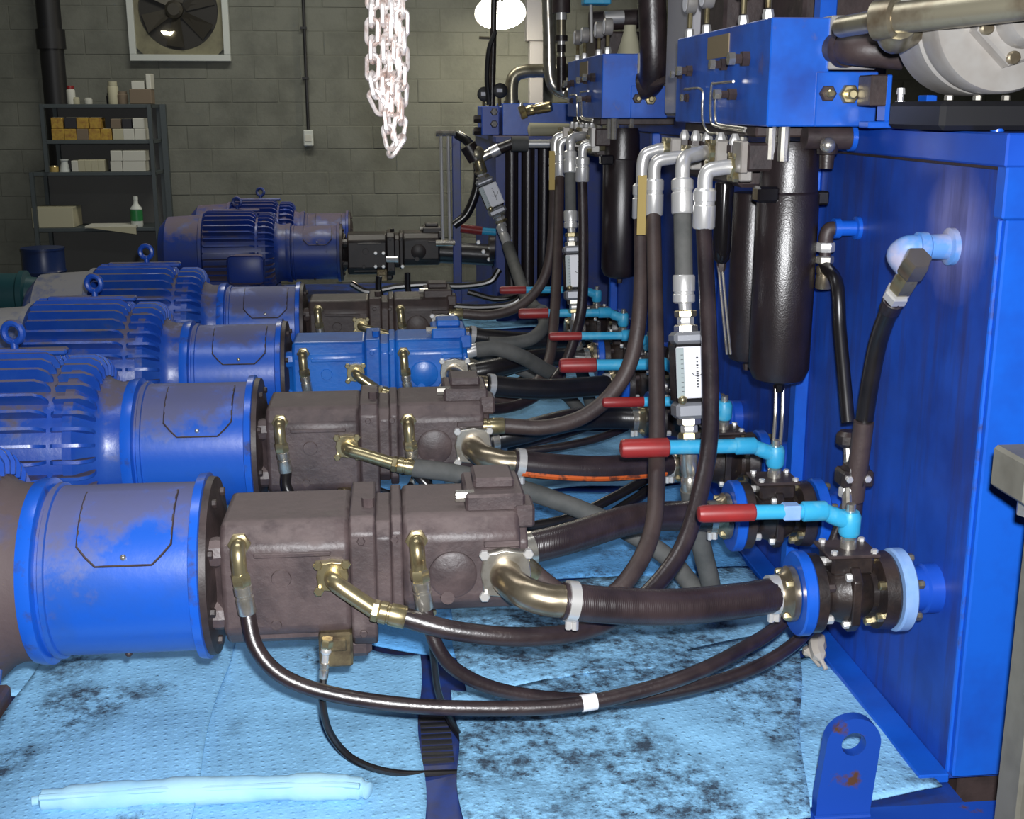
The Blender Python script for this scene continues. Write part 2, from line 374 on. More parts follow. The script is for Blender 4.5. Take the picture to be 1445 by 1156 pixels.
# black pipe, conduit, ducts on the wall
a = P(67, -120, Y=WY - 0.13); b_ = P(67, 0, Y=WY - 0.13)
pipe = thing('downpipe', (b_.x, WY - 0.13, FZ), 'thick black vertical pipe running down the block wall behind the shelves', 'pipe')
MB().cyl((b_.x, WY - 0.13, FZ), (b_.x, WY - 0.13, 4.3), 0.098, 20).build('pipe_run', 'black_paint', pipe)
for z in (0.8, 1.92): MB().cyl((b_.x, WY - 0.13, z), (b_.x, WY - 0.13, z + 0.16), 0.118, 20).build('coupling', 'black_paint', pipe)
c = P(435, 185, Y=WY - 0.04)
cond = thing('conduit_drop', (c.x, WY - 0.02, c.z - 0.1), 'thin dark conduit dropping down block wall to small white outlet', 'conduit')
MB().cyl((c.x, WY - .03, c.z), (c.x, WY - .03, 4.3), 0.014, 10).build('conduit', 'black_paint', cond)
for z in (1.68, 2.1): MB().box(c.x - .035, c.x + .02, WY - .05, WY - .002, z, z + .02).build('clip', 'black_paint', cond)
ob = MB().box(c.x - .042, c.x + .042, WY - .075, WY - .004, c.z - .13, c.z + .01, 0.008).build('outlet_box', 'frame_white', cond)
MB().box(c.x - .028, c.x + .028, WY - .082, WY - .074, c.z - .09, c.z - .03, .003).build('cover_plate', 'carton_white', ob)
a = P(742, 58, Y=WY - .1)
d1 = thing('wall_duct', (a.x + .1, WY - .1, 0), 'pale grey vertical duct on the block wall beside the lit lamp', 'duct')
MB().box(a.x, a.x + .17, WY - .18, WY - .005, a.z, 4.3, .005).build('upper_duct', 'cabinet_grey', d1)
MB().box(a.x + .03, a.x + .15, WY - .15, WY - .005, 0.3, a.z, .005).build('lower_duct', 'cabinet_grey', d1)

# lamp
lc = P(706, 20, Y=10.35); lr = 0.205
lamp = thing('dome_lamp', (lc.x, lc.y, lc.z), 'lit round white dome lamp hanging in front of block wall', 'lamp')
prof = [(0.0, lr), (0.02, lr * .97), (0.06, lr * .82), (0.10, lr * .55), (0.13, lr * .25), (0.14, 0.05)]
m = MB(); m.lathe(prof + [(0.155, 0.05), (0.145, lr * .28), (0.112, lr * .58), (0.07, lr * .86), (0.025, lr * 1.01), (0.0, lr * 1.02), (0.0, lr)], (lc.x, lc.y, lc.z), (0, 0, 1), 32)
m.f = [f for f in m.f if len(f) == 4]
m.build('dome_shade', 'lamp_white', lamp)
MB().ball((lc.x, lc.y, lc.z + .06), 0.055, 16).build('bulb', 'bulb', lamp)
MB().cyl((lc.x, lc.y, lc.z + .15), (lc.x, lc.y, 4.3), 0.012, 8).build('hanger_rod', 'black_paint', lamp)
light('dome_lamp_bulb', 'POINT', (lc.x + .02, lc.y + .12, lc.z - 0.10), 42, (1.0, 0.90, 0.66), 0.05)

# shelving with its boxes
SY = 10.45
def zs(y): return P(100, y, Y=SY).z
def xs(x, y=150): return P(x, y, Y=SY).x
zt, zm, zl = zs(147), zs(198), zs(243); zb = zs(322)
xl, xr, xw = xs(56), xs(213), xs(42, 243)
sh = thing('shelving_unit', ((xl + xr) / 2, SY + .2, FZ), 'grey steel shelving unit stacked with cartons against the block wall', 'shelving')
for nm, z, x0 in (('shelf_board', zt, xl), ('shelf_board', zm, xl), ('shelf_board', zl, xw), ('shelf_board', zb, xw), ('shelf_board', 0.05, xw)):
    MB().box(x0, xr, SY, SY + .42, z - .03, z, .003).build(nm, 'shelf_grey', sh)
for x, y, z0_, z1 in ((xl, SY, zl, zt), (xr - .03, SY, FZ, zt), (xl, SY + .4, zl, zt), (xr - .03, SY + .4, FZ, zt), (xw, SY - .012, FZ, zl), (xw, SY + .4, FZ, zl)):
    MB().box(x, x + .03, y - .015, y + .025, z0_, z1).build('post', 'shelf_grey', sh)
MB().box(xl, xr, SY + .426, SY + .436, zl, zt).build('back_panel', 'shelf_back', sh); MB().box(xw, xr, SY + .426, SY + .436, FZ, zl).build('back_panel', 'shelf_back', sh)
MB().box(xr + .005, xr + .05, SY + .36, SY + .42, FZ, zt).build('side_brace', 'shelf_grey', sh)
def carton(x0, y0, x1, y1, zbase, mat, label, cat='box', d=0.16, group=None, name='carton'):
    a = P(x0, y1, Y=SY + .02); b = P(x1, y0, Y=SY + .02); h = b.z - a.z
    t_ = thing(name, ((a.x + b.x) / 2, SY + .1, zbase), label, cat, group)
    MB().box(a.x + .002, b.x - .002, SY + .02, SY + .02 + d, zbase + .001, zbase + h, .004).build('carton_body', mat, t_)
    MB().box(a.x + .004, b.x - .004, SY + .018 + d * .42, SY + .018 + d * .58, zbase + h - .001, zbase + h + .003).build('tape_strip', 'carton_cream', t_)
    return t_
hrow = 15.5 / FPX * SY * 1.0
Y1 = 'small yellow carton in the lower layer on the second shelf'; Y2 = 'small yellow carton in the upper layer on the second shelf'
z2 = zm + P(0, 181, Y=SY).z - P(0, 197, Y=SY).z
for i, (x0, x1, mt) in enumerate(((73, 90, 'carton_yellow'), (91, 107, 'carton_yellow'), (108, 124, 'carton_brown'), (125, 141, 'carton_yellow'), (142, 157, 'carton_yellow'))):
    carton(x0, 181, x1, 197, zm, mt, Y1 if mt == 'carton_yellow' else 'drab brown carton between yellow cartons on the second shelf', group='yellow cartons in the lower layer' if mt == 'carton_yellow' else None)
carton(159, 181, 174, 197, zm, 'carton_cream', 'cream carton beside the yellow cartons on the second shelf')
for x0 in (174, 190): carton(x0, 181, x0 + 15, 197, zm, 'carton_white', 'white carton in the lower layer of the second shelf', group='white cartons on the second shelf')
for x0, mt, lb in ((72, 'carton_yellow', Y2), (91, 'carton_dark', 'dark carton between yellow cartons in the upper layer of shelf'), (108, 'carton_yellow', Y2), (126, 'carton_yellow', Y2)):
    carton(x0, 164, x0 + 16, 180, z2, mt, lb, group='yellow cartons in the upper layer' if lb == Y2 else None)
carton(156, 166, 170, 180, z2, 'carton_brown', 'brown carton standing on the cream carton'); carton(172, 166, 185, 180, z2, 'carton_dark', 'black carton standing on white cartons')
carton(187, 165, 203, 180, z2, 'carton_white', 'white carton standing alone on top of two white cartons')
zq = zl + (P(0, 228, Y=SY).z - P(0, 243, Y=SY).z)
for x0, x1 in ((156, 172), (173, 205)):
    carton(x0, 228, x1, 243, zl, 'carton_white', 'white carton in the bottom layer of the white block on third shelf', group='large white cartons below')
    carton(x0, 213, x1, 228, zq, 'carton_white', 'white carton in the top layer of the white block on third shelf', group='large white cartons above')
for i in range(5): carton(101 + i * 9.3, 226 if i else 227, 110 + i * 9.3, 243, zl, 'carton_cream' if i else 'carton_white', 'slim pale carton in the upright row on the third shelf', group='slim cartons in a row')
a = P(91, 243, Y=SY + .05); cup = thing('white_cup', (a.x, SY + .07, zl), 'white waisted cup beside slim cartons on third shelf', 'cup')
MB().lathe([(0, .045), (.02, .04), (.07, .028), (.09, .03)], (a.x, SY + .07, zl), n=16).build('cup_body', 'frame_white', cup)
MB().lathe([(.09, .03), (.092, .036), (.10, .036)], (a.x, SY + .07, zl), n=16).build('cup_rim', 'frame_white', cup)
a = P(76, 242, Y=SY + .05); tin = thing('brass_tin', (a.x, SY + .07, zl), 'small squat yellowish tin at end of third shelf', 'tin')
MB().lathe([(0, .035), (.04, .035)], (a.x, SY + .07, zl), n=14).build('tin_body', 'tag_yellow', tin); MB().lathe([(.04, .03), (.05, .025)], (a.x, SY + .07, zl), n=14).build('lid', 'zinc_gold', tin)
for x0, y0, x1, mt, lb in ((95, 120, 105, 'carton_white', 'small white jar with reddish lid on shelf top'), (102, 136, 112, 'carton_cream', 'short cream jar next to white jar on shelf top'),
                           (119, 137, 130, 'carton_white', 'round white tub standing alone on shelf top'), (145, 130, 160, 'carton_dark', 'dark jar standing behind pale tin on shelf top'), (153, 114, 166, 'carton_cream', 'tall pale printed tin on shelf top'), (166, 128, 180, 'carton_brown', 'greyish brown jar between tin and stacked cartons on shelf top')):
    a = P(x0, 146, Y=SY + .1); b = P(x1, y0, Y=SY + .1); r = (b.x - a.x) / 2; h = b.z - a.z; yy = SY + (.1 if 'dark' not in lb else .25)
    j = thing('jar', ((a.x + b.x) / 2, yy, zt), lb, 'jar')
    MB().lathe([(0, r * .95), (h * .1, r), (h * .75, r), (h * .82, r * .8)], ((a.x + b.x) / 2, yy, zt), n=14).build('jar_body', mt, j)
    MB().lathe([(h * .82, r * .85), (h, r * .85)], ((a.x + b.x) / 2, yy, zt), n=14).build('lid', 'lever_red' if 'reddish' in lb else mt, j)
zz = zt + P(0, 125, Y=SY).z - P(0, 146, Y=SY).z
carton(183, 125, 213, 146, zt, 'carton_brown', 'brown carton under a small printed white carton on shelf top')
carton(185, 112, 203, 124, zz, 'carton_white', 'small printed white carton sitting on the brown carton'); carton(206, 102, 212, 124, zz, 'carton_white', 'narrow tall white carton sitting on the brown carton')
for i in range(2): carton(46 + i * 28.5, 293, 74 + i * 28.5, 322, zb, 'carton_cream', 'large cream carton on the lower shelf', d=.3, group='large cream cartons on the lower shelf')
a = P(193, 316, Y=SY + .06); bt = thing('bottle', (a.x, SY + .08, zb), 'white plastic bottle with green label on lower shelf', 'bottle')
MB().lathe([(0, .045), (.015, .05), (.15, .05), (.19, .02), (.22, .018)], (a.x, SY + .08, zb), n=16).build('bottle_body', 'frame_white', bt)
MB().lathe([(.05, .0515), (.14, .0515)], (a.x, SY + .08, zb), n=16).build('label_band', 'bottle_green', bt); MB().lathe([(.22, .021), (.25, .019)], (a.x, SY + .08, zb), n=12).build('cap', 'frame_white', bt)
a = P(120, 318, Y=SY - .04); b = P(191, 330, Y=SY - .1)
fd = thing('paper_stack', (a.x + .2, SY, zb), 'thin pale wedge of papers hanging over lower shelf edge', 'papers')
MB().prism([(a.x, zb + .012), (b.x, zb + .012), (b.x, zb - .05)], 'y', SY - .06, SY - .05).build('top_sheet', 'carton_cream', fd)
MB().box(a.x, b.x, SY - .05, SY + .2, zb + .002, zb + .02).build('sheets', 'carton_white', fd)
a = P(62, 372, Y=9.9); dr = thing('blue_drum', (a.x, 9.9, FZ), 'dark blue steel drum standing before the shelving', 'drum')
h = P(62, 352, Y=9.9).z - FZ
MB().lathe([(0, .16), (h * .3, .16), (h * .33, .168), (h * .36, .16), (h * .64, .16), (h * .67, .168), (h * .70, .16), (h, .16)], (a.x, 9.9, FZ), n=24).build('drum_shell', 'drum_blue', dr)
MB().lathe([(h, .165), (h + .015, .165)], (a.x, 9.9, FZ), n=24).build('rim', 'drum_blue', dr)
a = P(15, 405, Y=7.3); q = thing('teal_pump_motor', (a.x, 7.3, FZ), 'dark teal cylindrical machine at floor behind the blue motors', 'machine')
MB().lathe([(-.3, .10), (-.28, .13), (.05, .13), (.06, .145), (.09, .145), (.10, .11), (.17, .1)], (a.x, 7.3, a.z - .05), (1, 0, 0), 24).build('machine_barrel', 'teal_dark', q)
MB().box(a.x - .2, a.x + .08, 7.2, 7.4, FZ, a.z - .15, .01).build('stand', 'teal_dark', q)

# ------------------------------------------------------------------ skid: drip tray, pads, frame
tray = thing('drip_tray', (-.4, 4.2, FZ), 'blue steel drip tray floor of the pump skid under the pads', 'tray')
MB().box(-2.2, 1.2, 2.1, 6.9, -.03, -.002).build('tray_plate', 'tray_blue', tray)
for x in (-2.15, -.9, .05): MB().box(x, x + .08, 2.12, 6.85, FZ, -.03).build('runner', 'tray_blue', tray)
MB().box(-2.2, 1.32, 2.10, 2.225, -.13, .002, .004).build('front_beam', 'worn_blue', tray)
for y in (2.3, 2.52, 2.74, 2.96): pass
for k in range(8): MB().box(.046, .118, 2.50 + k * .028, 2.512 + k * .028, -.002, .004).build('grating_bar', 'black_paint', tray)
tray2 = thing('drip_tray', (-.4, 9.2, FZ), 'blue steel drip tray of the far skid near the block wall', 'tray')
MB().box(-2.1, 1.3, 7.9, 10.3, -.03, -.002).build('tray_plate', 'tray_blue', tray2)
for x in (-2.0, -.9, 1.1): MB().box(x, x + .08, 7.95, 10.25, FZ, -.03).build('runner', 'tray_blue', tray2)

def pad(cor, mat, label, z=0.004, amp=.006, curl=(), n=28, seed=0, group=None):
    """absorbent mat: four ground corners (x, y), gently rumpled, thick edge; curl lifts chosen corners"""
    random.seed(seed); ph = [random.uniform(0, 6.3) for _ in range(6)]; v = []; f = []
    c0, c1, c2, c3 = [V((*q, 0)) for q in cor]
    for i in range(n + 1):
        for j in range(n + 1):
            s, t = i / n, j / n
            p = c0 * (1 - s) * (1 - t) + c1 * s * (1 - t) + c2 * s * t + c3 * (1 - s) * t
            e = .012
            p.x += e * math.sin(9 * t + ph[0]) * (1 if i in (0, n) else .3) * .6; p.y += e * math.sin(8 * s + ph[1]) * .5
            h = amp * (1.2 + math.sin(7.1 * p.x + 5 * p.y + ph[2]) * .6 + math.sin(13 * p.x - 9 * p.y + ph[3]) * .35 + math.sin(23 * p.y + 11 * p.x + ph[4]) * .25)
            for (cs, ct, r, lift) in curl:
                dd = math.hypot(s - cs, t - ct)
                if dd < r: h += lift * (1 - dd / r) ** 2
            v.append((p.x, p.y, z + h))
    for i in range(n):
        for j in range(n): f.append((i * (n + 1) + j, (i + 1) * (n + 1) + j, (i + 1) * (n + 1) + j + 1, i * (n + 1) + j + 1))
    m = MB().add(v, f); o = m.build('absorbent_pad', mat, None, 60)
    s = o.modifiers.new('thick', 'SOLIDIFY'); s.thickness = .004; s.offset = -1
    return tag(o, label, 'absorbent pad', group)
pad([(-.955, 2.24), (-.44, 2.20), (-.46, 3.35), (-.95, 3.30)], 'pad_light', 'pale blue absorbent pad spread under the dust-caked bell housing', z=.012, seed=1, curl=((1, 0, .1, .012),))
pad([(-.50, 2.22), (.042, 2.2), (.05, 2.98), (-.47, 3.42)], 'pad_clean', 'clean pale blue absorbent pad under the pump beside the lifting lug', z=.004, seed=2, curl=((1, 1, .25, .03),))
pad([(.12, 2.13), (.83, 2.17), (1.12, 3.1), (.13, 2.76)], 'pad_oily', 'oil-blotched absorbent pad beside the lifting lug', z=.012, seed=3, curl=((0, 1, .14, .03), (0, .0, .2, .012)))
pad([(.70, 2.2), (1.16, 2.26), (1.14, 2.95), (.75, 2.8)], 'pad_light', 'lightly spotted absorbent pad tucked against the tank foot near lug', z=.003, seed=8)
pad([(.16, 2.80), (1.1, 2.95), (1.12, 3.55), (.14, 3.5)], 'pad_oily', 'oil-soaked pad beneath the suction hoses by the tank', z=.004, seed=4, amp=.012)
pad([(-.42, 3.25), (.17, 3.0), (.2, 3.75), (-.42, 3.9)], 'pad_dimmed', 'blue absorbent pad under the second brown pump', z=.004, seed=5)
pad([(.15, 3.55), (1.12, 3.5), (1.12, 4.4), (.15, 4.4)], 'pad_dimmed', 'blue absorbent pad under the orange-striped suction hose', z=.003, seed=6, amp=.012)
pad([(-.45, 3.9), (.2, 3.8), (.2, 4.9), (-.45, 4.9)], 'pad_dimmed', 'blue absorbent pad lying beneath the light blue pump', z=.003, seed=7)
pad([(.2, 4.45), (1.12, 4.45), (1.12, 5.3), (.2, 5.3)], 'pad_light', 'rumpled blue absorbent pad beside the light blue pump hoses', z=.003, seed=10, amp=.012)
pad([(-.45, 4.95), (.2, 4.95), (.2, 6.2), (-.45, 6.2)], 'pad_dimmed', 'blue absorbent pad beneath the dark pump in fourth row', z=.003, seed=11)
pad([(.22, 5.35), (1.12, 5.35), (1.12, 6.6), (.22, 6.6)], 'pad_light', 'rumpled pale pad at the tank end of fourth row', z=.003, seed=12, amp=.014)
pad([(-.5, 8.0), (1.0, 8.0), (1.0, 9.0), (-.5, 9.0)], 'pad_light', 'pale absorbent pad under the black pumps on far skid', z=.003, seed=13)
pad([(-.95, 3.4), (-.5, 3.4), (-.5, 4.6), (-.95, 4.6)], 'pad_light', 'pale absorbent pad under the second motor', z=.003, seed=14)
pad([(-1.35, 2.47), (-.93, 2.47), (-.93, 2.735), (-1.35, 2.735)], 'pad_light', 'narrow strip of pale pad between the feet of dusty motor', z=.003, seed=15, n=10)
pad([(-1.5, 2.91), (-.93, 2.91), (-.93, 3.3), (-1.5, 3.3)], 'pad_light', 'pale pad filling the gap between the first two motors', z=.003, seed=16, n=10)
rp = [P(x, y, Z=.036) for x, y in ((45, 1131), (60, 1129), (110, 1126), (170, 1122), (230, 1118), (300, 1116), (370, 1113), (430, 1111), (480, 1111), (508, 1113), (522, 1117))]
rr_ = [.010, .022, .028, .030, .027, .031, .029, .026, .030, .028, .024, .018, .008]
rl = thing('absorbent_roll', rp[5] - V((0, 0, .036)), 'soft rolled-up absorbent mat lying along the front edge of the pads', 'absorbent roll')
MB().tube(rp, rr_, 16, 5).build('rolled_mat', 'sock_white', rl)
MB().tube([p + V((0, -.018, .016)) for p in rp[1:-1]], .007, 8, 5).build('loose_edge', 'sock_white', rl)

# lifting lug on the front beam
lug = thing('lifting_lug', (.94, 2.215, 0), 'blue steel lifting lug with round hole on the skid beam', 'lug')
b0, b1 = P(1147, 1141, Y=2.20), P(1226, 1128, Y=2.20); t0 = P(1205, 1018, Y=2.20); hc = P(1203, 1048, Y=2.20)
n = 48; out = []; hr = .026; R = .058
for i in range(n):
    a = -PI / 2 + 2 * PI * i / n; d = (math.cos(a), math.sin(a))
    if d[1] >= 0: out.append((hc.x + d[0] * R, hc.z + d[1] * R)); continue
    k = hc.z / -d[1]      # ray down to the foot line, or to the slanted side if that comes first
    for sx_, fx_ in ((hc.x - R, b0.x), (hc.x + R, b1.x)):
        sl_ = (fx_ - sx_) / hc.z; den = d[0] + sl_ * d[1]
        if abs(den) > 1e-6:
            kk = (sx_ - hc.x) / den
            if 0 < kk < k and hc.z + d[1] * kk >= 0: k = kk
    out.append((hc.x + d[0] * k, hc.z + d[1] * k))
inn = [(hc.x + hr * math.cos(-PI / 2 + 2 * PI * i / n), hc.z + hr * math.sin(-PI / 2 + 2 * PI * i / n)) for i in range(n)]
vv = []; ff = []
for y in (2.192, 2.22): vv += [(p[0], y, p[1]) for p in out] + [(p[0], y, p[1]) for p in inn]
for i in range(n):
    j = (i + 1) % n
    ff += [(i, j, n + j, n + i), (2 * n + i, 3 * n + i, 3 * n + j, 2 * n + j), (i, 2 * n + i, 2 * n + j, j), (n + i, n + j, 3 * n + j, 3 * n + i)]
MB().add(vv, ff).build('lug_plate', 'worn_blue', lug)
MB().tube([(b0.x, 2.19, .004), (b1.x, 2.19, .004)], .006, 8).build('weld_bead', 'worn_blue', lug)

# ------------------------------------------------------------------ tank
tk = thing('oil_tank', (1.9, 4.5, FZ), 'big blue steel oil tank with ball valves along its foot', 'tank')
MB().box(1.2, 2.7, 2.32, 6.6, 0.0, 1.335).build('tank_shell', 'tank_face', tk)
MB().box(1.185, 2.72, 2.285, 6.62, 1.335, 1.40, .004).build('top_lip', 'tank_blue', tk)
MB().box(1.192, 1.3, 2.29, 2.33, 1.235, 1.40, .004).build('corner_bracket', 'bright_blue', tk)
MB().box(1.207, 1.42, 2.3, 2.325, 0.012, 1.235, .004).build('end_plate', 'bright_blue', tk)  # brighter blue puts the lit look of the tank end into its colour
MB().box(1.42, 2.6, 2.305, 2.325, 0.012, 1.235, .004).build('end_plate', 'tank_blue', tk)
MB().box(1.13, 1.2, 2.3, 6.6, 0.0, 0.022, .003).build('base_angle', 'bright_blue', tk)
for y in (3.34, 4.37, 5.40, 6.35): MB().box(1.162, 1.2, y, y + .05, 0.02, 1.335, .003).build('stiffener', 'bright_blue', tk)
MB().box(1.25, 2.65, 2.36, 6.55, FZ, 0.0).build('base_skirt', 'plate_brown', tk)
MB().tube([(1.199, 2.3, 1.333), (1.199, 6.6, 1.333)], .006, 6).build('weld_bead', 'plate_brown', tk)
MB().tube([(1.203, 2.318, .02), (1.203, 2.318, 1.23)], .005, 6).build('weld_bead', 'rim_blue', tk)
a = P(1178, 950, Z=.02); rg = thing('rag', (1.12, 2.9, .01), 'crumpled pale green rag wedged at the tank foot', 'rag')
MB().tube([(1.11, 2.83, .02), (1.10, 2.87, .05), (1.115, 2.92, .06), (1.12, 2.97, .03)], [.006, .02, .024, .016, .006], 7, 4).build('cloth_fold', 'rag', rg)
MB().tube([(1.10, 2.85, .02), (1.085, 2.9, .035), (1.10, 2.95, .02)], [.005, .014, .006], 7, 4).build('cloth_tail', 'rag', rg)

# grey post at the frame's edge
ps = thing('grey_post', (1.15, 1.9, FZ), 'grey steel post standing in front of the tank end', 'post')
MB().box(1.105, 1.19, 1.86, 1.94, FZ, .80, .006).build('post_shaft', 'post_grey', ps)
MB().box(1.043, 1.25, 1.84, 1.96, .80, .876, .006).build('bracket', 'post_grey', ps)
MB().cyl((1.085, 1.9, .765), (1.085, 1.9, .80), .018, 8).build('bolt', 'steel', ps)

# ------------------------------------------------------------------ motors, bell housings, pumps
ZA = 0.46
def bolt(m, p, ax, r, h, n=6): return m.lathe([(0, r), (h * .85, r), (h, r * .8)], p, ax, n)
def bolts(root, pts, ax, r, h, mat, name='bolt', n=6):
    for p in pts: bolt(MB(), p, ax, r, h, n).build(name, mat, root)

def motor(Yu, label, mat='motor_blue', bellmat=None, dx=0.0, full=True, decals=False, cbox=False):
    dx = dx + .035; X = lambda x: x + dx
    rt = thing('electric_motor', (X(-1.2), Yu, 0), label, 'motor')
    MB().lathe([(-1.37, .235), (-1.36, .25), (-.95, .25), (-.93, .245)], (dx, Yu, ZA), (1, 0, 0), 40).build('stator_frame', mat, rt)
    MB().lathe([(-1.66, .10), (-1.65, .20), (-1.60, .255), (-1.38, .268), (-1.375, .28), (-1.355, .28), (-1.35, .26)], (dx, Yu, ZA), (1, 0, 0), 40).build('fan_cover', 'fan_cover' if mat == 'motor_blue' else mat, rt)
    MB().lathe([(-.955, .262), (-.93, .262), (-.90, .232), (-.87, .205), (-.845, .195), (-.80, .195)], (dx, Yu, ZA), (1, 0, 0), 40).build('end_bell', bellmat or mat, rt)
    fm = None; fs = None
    for k in range(30):
        a = math.radians(-52 + k * 284 / 29); d = V((0, math.cos(a), math.sin(a))); t = V((0, -math.sin(a), math.cos(a)))
        if d.y > .55 and d.z < .3 : continue
        for (x0, x1, r0, r1, th) in ((-1.345, -1.0, .24, .296, .009), (-.985, -.875, .215, .278, .010)):
            m = MB(); prof = [(x0, r0), (x0, r1 - .01), (x0 + .01, r1), (x1 - .035, r1), (x1 - .012, r1 - .012), (x1, r1 - .035), (x1, r0)]
            pts = [V((dx + p[0], Yu, ZA)) + d * p[1] for p in prof]; n = len(pts)
            m.add([p - t * th / 2 for p in pts] + [p + t * th / 2 for p in pts], [tuple(range(n)), tuple(range(2 * n - 1, n - 1, -1))] + [(i, (i + 1) % n, n + (i + 1) % n, n + i) for i in range(n)])
            m.build('fin', mat, rt)
    for sy in (-1, 1):
        MB().box(X(-1.38), X(-1.0), Yu + sy * .22 - .07, Yu + sy * .22 + .07, 0.0, .055, .008).build('foot', bellmat or mat, rt)
        MB().prism([(X(-1.36), .05), (X(-1.02), .05), (X(-1.05), .30), (X(-1.33), .30)], 'y', Yu + sy * .20 - .02, Yu + sy * .20 + .02).build('foot_web', bellmat or mat, rt)
    ey = MB().torus((X(-1.13), Yu, ZA + .352), (0.25, 1, 0), .028, .011, 20, 8).build('eyebolt', mat, rt)
    MB().lathe([(0, .02), (.012, .02), (.02, .012), (.045, .011)], (X(-1.13), Yu, ZA + .285), n=12).build('eyebolt_shank', mat, ey)
    MB().box(X(-1.3), X(-.98), Yu - .02, Yu + .02, ZA + .285, ZA + .305, .006).build('top_rib', mat, rt)
    if decals:
        MB().box(X(-1.30), X(-1.20), Yu - .299, Yu - .292, ZA + .03, ZA + .075).build('nameplate', 'plate_tan', rt)
        MB().box(X(-1.52), X(-1.47), Yu - .272, Yu - .258, ZA + .02, ZA + .055).build('red_decal', 'decal_red', rt)
        MB().box(X(-1.50), X(-1.45), Yu - .262, Yu - .236, ZA + .09, ZA + .12).build('red_decal', 'decal_red', rt)
    if cbox:
        cb = MB().box(X(-1.15), X(-.93), Yu - .46, Yu - .28, ZA - .14, ZA + .03, .035, seg=3).build('conduit_box', mat, rt)
        MB().box(X(-1.16), X(-.92), Yu - .475, Yu - .455, ZA - .15, ZA + .04, .03, seg=2).build('conduit_lid', mat, cb)
    return rt

def bell(Yu, label, mat='housing_blue', dx=0.0, rear='plate_brown'):
    rt = thing('bell_housing', (dx - .62, Yu, ZA - .2), label, 'bell housing'); dx0 = dx; dx = dx + .028; O = (dx, Yu, ZA); R = .186
    MB().lathe([(-.77, R), (-.452, R)], O, (1, 0, 0), 56).build('barrel', mat, rt)
    MB().lathe([(-.805, .200), (-.79, .204), (-.775, .204), (-.77, R)], O, (1, 0, 0), 56).build('motor_flange', 'rim_blue' if mat == 'housing_blue' else mat, rt)
    MB().lathe([(-.765, R), (-.762, .193), (-.752, .193), (-.75, R)], O, (1, 0, 0), 56).build('weld_ring', mat, rt)
    MB().lathe([(-.462, R), (-.458, .204), (-.44, .206), (-.438, .2)], O, (1, 0, 0), 56).build('pump_flange', 'rim_blue' if mat == 'housing_blue' else mat, rt)
    MB().lathe([(-.439, .198), (-.424, .196), (-.42, .15), (-.41, .12)], O, (1, 0, 0), 48).build('adapter_plate', rear, rt)
    # inspection hatch: curved cover strip with clipped lower corners on the camera-side shoulder of the barrel
    x0, x1 = -.685 + dx, -.495 + dx; a0, a1 = math.radians(100), math.radians(158); nx, na = 10, 12; v = []; f = []
    for i in range(nx + 1):
        for j in range(na + 1):
            s = i / nx; t = j / na
            clip = max(0.0, .18 - min(s, 1 - s)) / .18 * .22; a = a0 + (a1 - a0) * t * (1 - clip)
            for rr in (R + .0005, R + .005): v.append((x0 + (x1 - x0) * s, Yu + math.cos(a) * rr, ZA + math.sin(a) * rr))
    idx = lambda i, j, k: (i * (na + 1) + j) * 2 + k
    for i in range(nx):
        for j in range(na): f.append((idx(i, j, 1), idx(i + 1, j, 1), idx(i + 1, j + 1, 1), idx(i, j + 1, 1)))
    for i in range(nx):
        for j in (0, na): f.append((idx(i, j, 0), idx(i + 1, j, 0), idx(i + 1, j, 1), idx(i, j, 1)))
    for j in range(na):
        for i in (0, nx): f.append((idx(i, j, 0), idx(i, j + 1, 0), idx(i, j + 1, 1), idx(i, j, 1)))
    hp = MB().add(v, f).build('hatch_cover', mat, rt)
    a = math.radians(153); MB().ball((dx - .59, Yu + math.cos(a) * (R + .006), ZA + math.sin(a) * (R + .006)), .007).build('hatch_screw', 'steel', hp)
    edge = [(x0, Yu + math.cos(a) * (R + .003), ZA + math.sin(a) * (R + .003)) for a in [a0 + (a1 - a0) * .78 * k / 5 for k in range(5)]]
    for i in range(nx + 1):
        s = i / nx; clip = max(0.0, .18 - min(s, 1 - s)) / .18 * .22; aa = a0 + (a1 - a0) * (1 - clip); edge.append((x0 + (x1 - x0) * s, Yu + math.cos(aa) * (R + .003), ZA + math.sin(aa) * (R + .003)))
    edge += [(x1, Yu + math.cos(a) * (R + .003), ZA + math.sin(a) * (R + .003)) for a in [a0 + (a1 - a0) * .78 * k / 5 for k in (4, 3, 2, 1, 0)]]
    MB().tube(edge, .0028, 6, smooth=False).build('hatch_gasket', 'plate_brown', hp)
    for k in range(8):
        a = 2 * PI * k / 8 + .3; bolt(MB(), (dx - .424, Yu + math.cos(a) * .165, ZA + math.sin(a) * .165), (1, 0, 0), .010, .012).build('bolt', rear, rt)
    MB().ball((dx - .62, Yu - .06, ZA - .178), .008).build('drain_screw', 'plate_brown', rt)
    return rt

